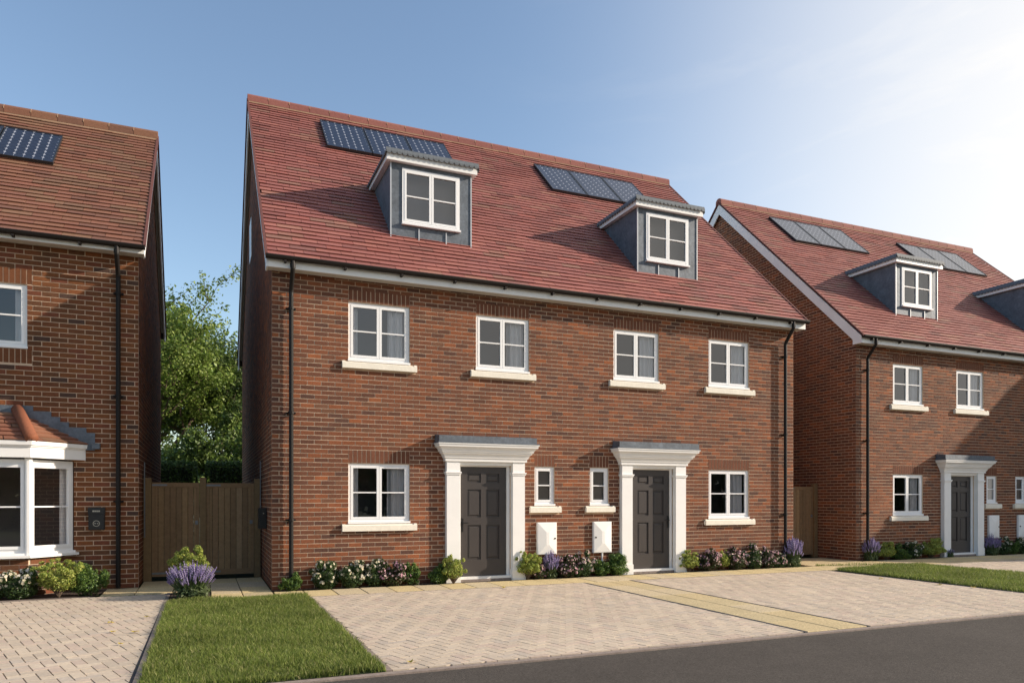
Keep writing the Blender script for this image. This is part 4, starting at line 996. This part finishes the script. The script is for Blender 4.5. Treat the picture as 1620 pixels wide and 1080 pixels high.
def stems(parent, pts, rad=.006, base=(0, 0, 0), tone=(.1, .07, .05), mat='bark'):
    m = MB()
    for p in pts:
        b = Vector(base); p = Vector(p); mid = b.lerp(p, .5)+Vector((rnd.uniform(-.02, .02), rnd.uniform(-.02, .02), .02)); m.tube([b, mid, p], [rad, rad*.75, rad*.4], 5)
    m.build('stems', mat, parent)
GREEN = [(0.0949, 0.1771, 0.0354), (0.1328, 0.2214, 0.0455), (0.0696, 0.1328, 0.0304), (0.1771, 0.2593, 0.0569)]
DARK = [(0.046, 0.0862, 0.0287), (0.0646, 0.1121, 0.0345), (0.0403, 0.0719, 0.0259), (0.0862, 0.1365, 0.0403)]
LIGHT = [(0.3559, 0.4187, 0.0798), (0.4396, 0.4785, 0.1097), (0.2721, 0.3389, 0.0638), (0.5024, 0.5184, 0.1495)]
BRONZE = [(.060, .055, .028), (.085, .065, .040), (.050, .070, .025), (.11, .07, .05)]
WHITEF = [(.72, .66, .50), (.78, .72, .62), (.66, .60, .42)]
PINKF = [(0.605, 0.33, 0.396), (0.704, 0.462, 0.484), (0.528, 0.297, 0.396), (0.748, 0.572, 0.528)]
def shape(w, h, seed, lobes=26, d=None):
    """many small uneven lobes: a loose outline wider at the foot, with sprays that stick out"""
    r = random.Random(seed); d = d or w*.8; cs, rs = [(0, 0, h*.34)], [(w*.38, d*.36, h*.34)]
    for k in range(lobes):
        a = r.uniform(0, 6.28); q = r.uniform(.25, 1.0); rr = r.uniform(.06, .16)
        zz = h*(r.uniform(.22, .9)*(1-.35*q*q) + .02)
        cs.append((w*.46*q*math.cos(a), d*.44*q*math.sin(a), max(zz, h*.12))); rs.append((w*rr, d*rr, h*rr*1.1))
    return cs, rs
def shrub(kind, x, y, w, h, label, seed, group, z=0):
    name = {'lavender': 'lavender_plant', 'white': 'flowering_shrub', 'pink': 'flowering_shrub', 'light': 'leafy_shrub', 'green': 'leafy_shrub', 'mix': 'flowering_shrub', 'broom': 'leafy_shrub'}[kind]
    cat = {'lavender': 'lavender', 'white': 'flowering shrub', 'pink': 'flowering shrub', 'mix': 'flowering shrub'}.get(kind, 'shrub')
    o = empty(name, (x, y, z), label, cat, group); cs, rs = shape(w*1.12, h*1.05, seed)
    if kind in ('white', 'pink', 'mix'):
        cloud_obj('foliage', o, 'leaf', cs, rs, int(3600*w*h/.12), .034, DARK if kind != 'pink' else BRONZE+DARK[:2], seed)
        flowers(o, cs, rs, int({'white': 120, 'pink': 230, 'mix': 210}[kind]*w*h/.15), .044 if kind == 'white' else .036, {'white': WHITEF, 'pink': PINKF, 'mix': WHITEF+PINKF}[kind], seed+1)
        stems(o, [(c[0]*.6, c[1]*.6, c[2]) for c in cs[:5]])
    elif kind in ('light', 'broom'):
        cs, rs = shape(w*1.15, h*1.08, seed, 60); rs = [rs[0]] + [(a*.62, b*.62, c*.62) for a, b, c in rs[1:]]
        cs = [(c[0], c[1], c[2]*1.0+h*.12) for c in cs]; cloud_obj('foliage', o, 'leaf', cs, [(a*.95, b*.95, c*.8) for a, b, c in rs], int(4300*w*h/.12), .028, LIGHT+[GREEN[3]], seed)
        stems(o, [(c[0]*.8, c[1]*.8, c[2]) for c in cs], .007)
    elif kind == 'green':
        cloud_obj('foliage', o, 'leaf', cs, rs, int(3800*w*h/.12), .032, GREEN+[DARK[0]], seed); stems(o, [(c[0]*.6, c[1]*.6, c[2]*.8) for c in cs[:4]])
    elif kind == 'lavender':
        rg = np.random.default_rng(seed); r = random.Random(seed); n = int(130*w/.35); m = MB(); fl = MB()
        V, F, C = leaf_cloud([(0, 0, h*.16)], [(w*.34, w*.28, h*.20)], int(420*w/.35), .055, [(.10, .14, .055), (.13, .17, .075), (.075, .115, .04)], seed); fo = fastmesh('foliage', V, F, C, 'leaf', o); fo['kind'] = 'stuff'
        for k in range(n):
            a = r.uniform(0, 6.283); q = math.sqrt(r.random()); b = Vector((w*.14*q*math.cos(a), w*.12*q*math.sin(a), 0)); hh = h*r.uniform(.55, 1.0)*(1-.25*q); tip = Vector((w*.48*q*math.cos(a)+r.uniform(-.02, .02), w*.40*q*math.sin(a), hh))
            mid = b.lerp(tip, .5)+Vector((0, 0, hh*.05)); m.tube([b, mid, tip], [.0048, .004, .0022], 3, r.choice([(.12, .18, .06), (.09, .14, .05), (.16, .21, .08)]), cap=False)
            s = tip-(tip-mid).normalized()*hh*r.uniform(.22, .34); t = r.choice([(.27, .21, .42), (.35, .29, .50), (.22, .17, .35), (.42, .35, .54)])
            for i in range(4):
                p = s.lerp(tip, (i+.5)/4); rr = (.010, .012, .010, .006)[i]*h/.55
                fl.tube([p-Vector((0, 0, hh*.03)), p, p+Vector((0, 0, hh*.03))], [rr*.4, rr, rr*.3], 5, jit(t, r, .12), cap=False)
        m.build('stems', 'leaf', o, kind='stuff'); fl.build('flower_spikes', 'petal', o, kind='stuff')
    return o
GB = 'plants in the bed along the central house'; GR = 'plants in the bed along the right house'; GL = 'plants in the bed below the bay window'
by = -.13
for k, (kind, x, w, h, lab) in enumerate([
    ('green', .30, .36, .30, 'low bright green shrub at the foot of the left downpipe of the central house'),
    ('white', .83, .46, .47, 'white-flowered shrub next to the downpipe shrub, under the left ground-floor window'),
    ('white', 1.27, .46, .52, 'tallest white-flowered shrub, middle of the three under the left window'),
    ('white', 1.66, .36, .48, 'white-flowered shrub beside the pink one under the left window'),
    ('pink', 1.98, .50, .46, 'pink-flowered shrub under the left ground-floor window'),
    ('green', 2.28, .28, .38, 'small round green shrub ending the row under the left window'),
    ('green', 2.80, .40, .40, 'dark green shrub left of the first white door surround'),
    ('light', 4.50, .50, .50, 'lime green shrub at the right pillar of the first door surround'),
    ('pink', 4.74, .30, .28, 'low bronze pink shrub between lime shrub and lavender'),
    ('lavender', 4.98, .36, .56, 'purple lavender under the first white meter box'),
    ('pink', 5.32, .50, .42, 'pink-flowered shrub right of the lavender, between the meter boxes'),
    ('mix', 5.68, .42, .52, 'taller white and pink shrub left of the second meter box'),
    ('green', 6.05, .34, .32, 'low green shrub under the second meter box'),
    ('green', 6.42, .46, .44, 'rounded dark green shrub against the left pillar of the second door'),
    ('light', 8.12, .44, .40, 'small lime shrub at the right pillar of the second door surround'),
    ('pink', 8.60, .52, .46, 'pink-flowered shrub at left end of the long row right of the second door'),
    ('light', 8.98, .34, .40, 'yellow-green shrub between two pink ones under the right window'),
    ('pink', 9.34, .46, .46, 'pink-flowered shrub right of the yellow-green one under the right window'),
    ('mix', 9.75, .44, .52, 'white and pink shrub below the right end of the right window'),
    ('pink', 10.15, .46, .50, 'pink-flowered shrub just left of the right downpipe'),
    ('mix', 10.50, .36, .34, 'low mixed-flower shrub at the foot of the right downpipe'),
    ('lavender', 10.88, .50, .74, 'tall purple lavender at the right corner of the central house')]):
    shrub(kind, x, by, w, h, lab, 100+k, GB)
shrub('light', 3.02, -.24, .42, .50, 'lime green stemmed shrub in front of the left pillar of the first door', 150, GB)
for k, (kind, x, w, h, lab) in enumerate([
    ('lavender', .35, .50, .62, 'lavender at the left corner of the right house by its downpipe'),
    ('broom', .85, .55, .42, 'feathery green shrub right of the corner lavender of the right house'),
    ('green', 1.30, .50, .38, 'dark green shrub under the left window of the right house'),
    ('white', 1.72, .50, .44, 'white-flowered shrub under the right house window'),
    ('broom', 2.40, .80, .46, 'wide feathery shrub left of the right house door'),
    ('lavender', 3.12, .26, .25, 'tiny lavender at the threshold of the right house door'),
    ('lavender', 4.72, .52, .60, 'lavender right of the right house door under its meter box'),
    ('white', 5.20, .48, .46, 'white-flowered shrub right of the lavender by the right house meter box'),
    ('green', 5.58, .38, .38, 'green shrub between the two meter boxes of the right house'),
    ('white', 5.95, .46, .46, 'white-flowered shrub below the right house second meter box'),
    ('green', 6.40, .46, .44, 'green shrub at the frame edge of the right house bed')]):
    shrub(kind, 13.44+x, .5+by, w, h, lab, 200+k, GR)
for k, (kind, x, y, w, h, lab) in enumerate([
    ('green', -4.02, .42, .42, .46, 'dark green shrub cut by the left frame edge below the bay'),
    ('white', -3.56, .42, .56, .50, 'white and pink flowering shrub below the bay window'),
    ('light', -3.04, .43, .66, .56, 'large lime green shrub below the corner of the bay window'),
    ('green', -2.68, .50, .48, .54, 'bright green rounded shrub between the bay and the black downpipe')]):
    shrub(kind, x, y, w, h, lab, 300+k, GL)
shrub('light', -1.20, .02, .62, .66, 'lime green shrub behind the lavender in front of the gates', 401, 'plants in front of the gates')
shrub('lavender', -1.19, -.42, .74, .62, 'large purple lavender in front of the paired gates', 402, 'plants in front of the gates')

# ------------------------------------------------------------------ hedge, trees
def hedge(x0, x1, y0, y1, z1, seed, label):
    rg = np.random.default_rng(seed); m = MB(); m.box(x0+.12, x1-.12, y0+.12, y1-.12, 0, z1-.12, (.02, .03, .012)); h = m.build('hedge', 'leaf'); tag(h, label, 'hedge', 'clipped hedges behind the gates')
    n = 9000; f = rg.random(n); P = np.c_[rg.uniform(x0, x1, n), rg.uniform(y0, y1, n), rg.uniform(.0, z1, n)]
    P[f < .55, 1] = y0+rg.normal(0, .04, (f < .55).sum()); P[(f > .55) & (f < .8), 2] = z1+rg.normal(0, .04, ((f > .55) & (f < .8)).sum()); P[f > .9, 0] = x1; P[(f > .8) & (f < .9), 0] = x0
    V, F, C = leaf_cloud([(0, 0, 0)], [(.001, .001, .001)], n, .085, DARK+[GREEN[0]], seed); V = V.reshape(n, 4, 3)+P[:, None]; o = fastmesh('foliage', V.reshape(-1, 3), F, C, 'leaf', h); o['kind'] = 'stuff'
hedge(-3.4, -1.22, 11.6, 12.6, 2.56, 1, 'clipped dark hedge behind the left gate leaf'); hedge(-.95, 1.3, 11.6, 12.6, 2.58, 2, 'clipped dark hedge behind the right gate leaf')
def tree(x, y, H, spread, label, seed, n, size, cols, trunk_h=.3, shape_=1.0, gaps=1.0, lean=(0, 0)):
    o = empty('tree', (x, y, 0), label, 'tree', 'trees behind the gardens'); r = random.Random(seed); m = MB(); tips = []
    def branch(p, d, L, rad, lev):
        pts = [p]; q = p; dd = d
        for k in range(4):
            dd = (dd + Vector((r.uniform(-.22, .22), r.uniform(-.22, .22), r.uniform(-.05, .16)))).normalized(); q = q+dd*L/4; pts.append(q)
            if lev >= 2 or k >= 2: tips.append((q, lev))
        m.tube(pts, [rad*(1-.17*k) for k in range(5)], 7 if lev < 2 else 4, cap=False)
        if lev < 4:
            for k in range(4 if lev < 2 else 3):
                f = r.uniform(.35, 1.0); b = pts[0].lerp(pts[-1], f) if lev else pts[min(4, 1+k)]
                a = r.uniform(0, 6.283); out = Vector((math.cos(a), math.sin(a), r.uniform(-.1, .75))).normalized(); nd = (dd*.45+out).normalized()
                branch(pts[min(4, max(1, int(f*4+.5)))], nd, L*r.uniform(.55, .8), rad*.48, lev+1)
    tr = Vector((lean[0], lean[1], 1)).normalized(); base = Vector((0, 0, 0)); top = tr*H*trunk_h
    m.tube([base, base.lerp(top, .5)+Vector((.08, .05, 0)), top], [H*.022, H*.018, H*.015], 9, cap=False)
    for k in range(6):
        a = k*1.05+r.uniform(-.3, .3); up = r.uniform(.5, 1.6); branch(top*(r.uniform(.7, 1)), Vector((math.cos(a)*spread, math.sin(a)*spread, up)).normalized(), H*.30, H*.009, 1)
    branch(top, Vector((lean[0], lean[1], 1)), H*.36, H*.012, 1)
    m.build('trunk', 'bark', o)
    T = np.array([tuple(t[0]) for t in tips]); rg = np.random.default_rng(seed); T = T[T[:, 2] < H]
    cs = T; rs = rg.uniform(.28, .62, len(T))*H*.055*gaps; V, F, C = leaf_cloud(cs, np.c_[rs*1.25, rs*1.25, rs*.8], n, size, cols, seed, sun_shell=0); f = fastmesh('crown', V, F, C, 'leaf', o); f['kind'] = 'stuff'; return o
TA = [(0.1485, 0.2295, 0.0378), (0.2025, 0.2835, 0.054), (0.1148, 0.1823, 0.0324), (0.2565, 0.324, 0.081)]
TB = [(0.0715, 0.1235, 0.0286), (0.0975, 0.156, 0.0364), (0.0585, 0.0975, 0.026), (0.13, 0.182, 0.0455)]
tree(-2.9, 21, 12.0, 1.0, 'tall bright green tree with open crown behind the hedge', 3, 42000, .15, TA, gaps=1.15)
tree(.6, 24, 11.2, 1.1, 'darker green tree right of the tall one between the houses', 8, 42000, .15, TB, gaps=1.5)
tree(-.9, 17.5, 6.6, 1.5, 'low bushy tree filling the gap above the hedge', 14, 34000, .15, TB+[TA[0]], trunk_h=.12, gaps=1.7)
tree(-4.2, 28, 10.5, 1.2, 'distant green tree mostly hidden behind the left house', 21, 9000, .22, TA)
# belt of trees across the road behind the camera, seen only in the window glass
def belt():
    rg = np.random.default_rng(4); cs = []; rs = []
    for k in range(46):
        cs.append((-46+(k%46)*2.3+rg.uniform(-.6, .6), -32+rg.uniform(-1.5, 1.5), rg.uniform(2.2, 3.2))); rs.append((2.1, 1.6, rg.uniform(2.6, 3.4)))
    V, F, C = leaf_cloud(cs, rs, 90000, .45, DARK, 9, sun_shell=.3); o = fastmesh('tree_belt', V, F, C, 'leaf'); tag(o, 'dark belt of trees across the road reflected in the windows', 'trees', kind='stuff')
belt()

# ------------------------------------------------------------------ fallen leaves
def fallen(x, y, s, a, label):
    m = MB(); pts = []
    for k in range(10):
        an = a+2*math.pi*k/10; rr = s*(1.0 if k % 2 == 0 else .42); pts.append((rr*math.cos(an), rr*math.sin(an), .012+.008*(k % 3)))
    m.prism([(p[0], p[1], p[2]) for p in pts], (0, 0, .001)); o = m.build('fallen_leaf', 'dead_leaf'); o.location = (x, y, .0); tag(o, label, 'fallen leaf', 'fallen yellow leaves on the paving')
for (x, y, s, lab) in [(-1.72, -3.3, .055, 'largest yellow leaf near the edge of the left driveway'), (-1.68, -2.2, .04, 'small yellow leaf high on the left driveway near the kerb'), (-2.05, -2.5, .045, 'dull yellow leaf in the middle of the left driveway'),
    (-1.80, -4.0, .035, 'pale leaf by the kerb low on the left driveway'), (-1.95, -3.2, .04, 'yellow leaf left of the largest one on the left driveway'), (3.6, -1.15, .05, 'yellow leaf at the top edge of the central driveway'), (.72, -5.95, .05, 'yellow leaf at the near corner of the central driveway'),
    (10.7, -3.7, .06, 'yellow leaf on the right driveway next to the lawn kerb'), (10.6, -2.6, .05, 'orange-yellow leaf in the middle of the right driveway'), (10.85, -4.2, .05, 'yellow leaf lowest on the right driveway by the lawn')]:
    fallen(x, y, s, rnd.uniform(0, 6), lab)
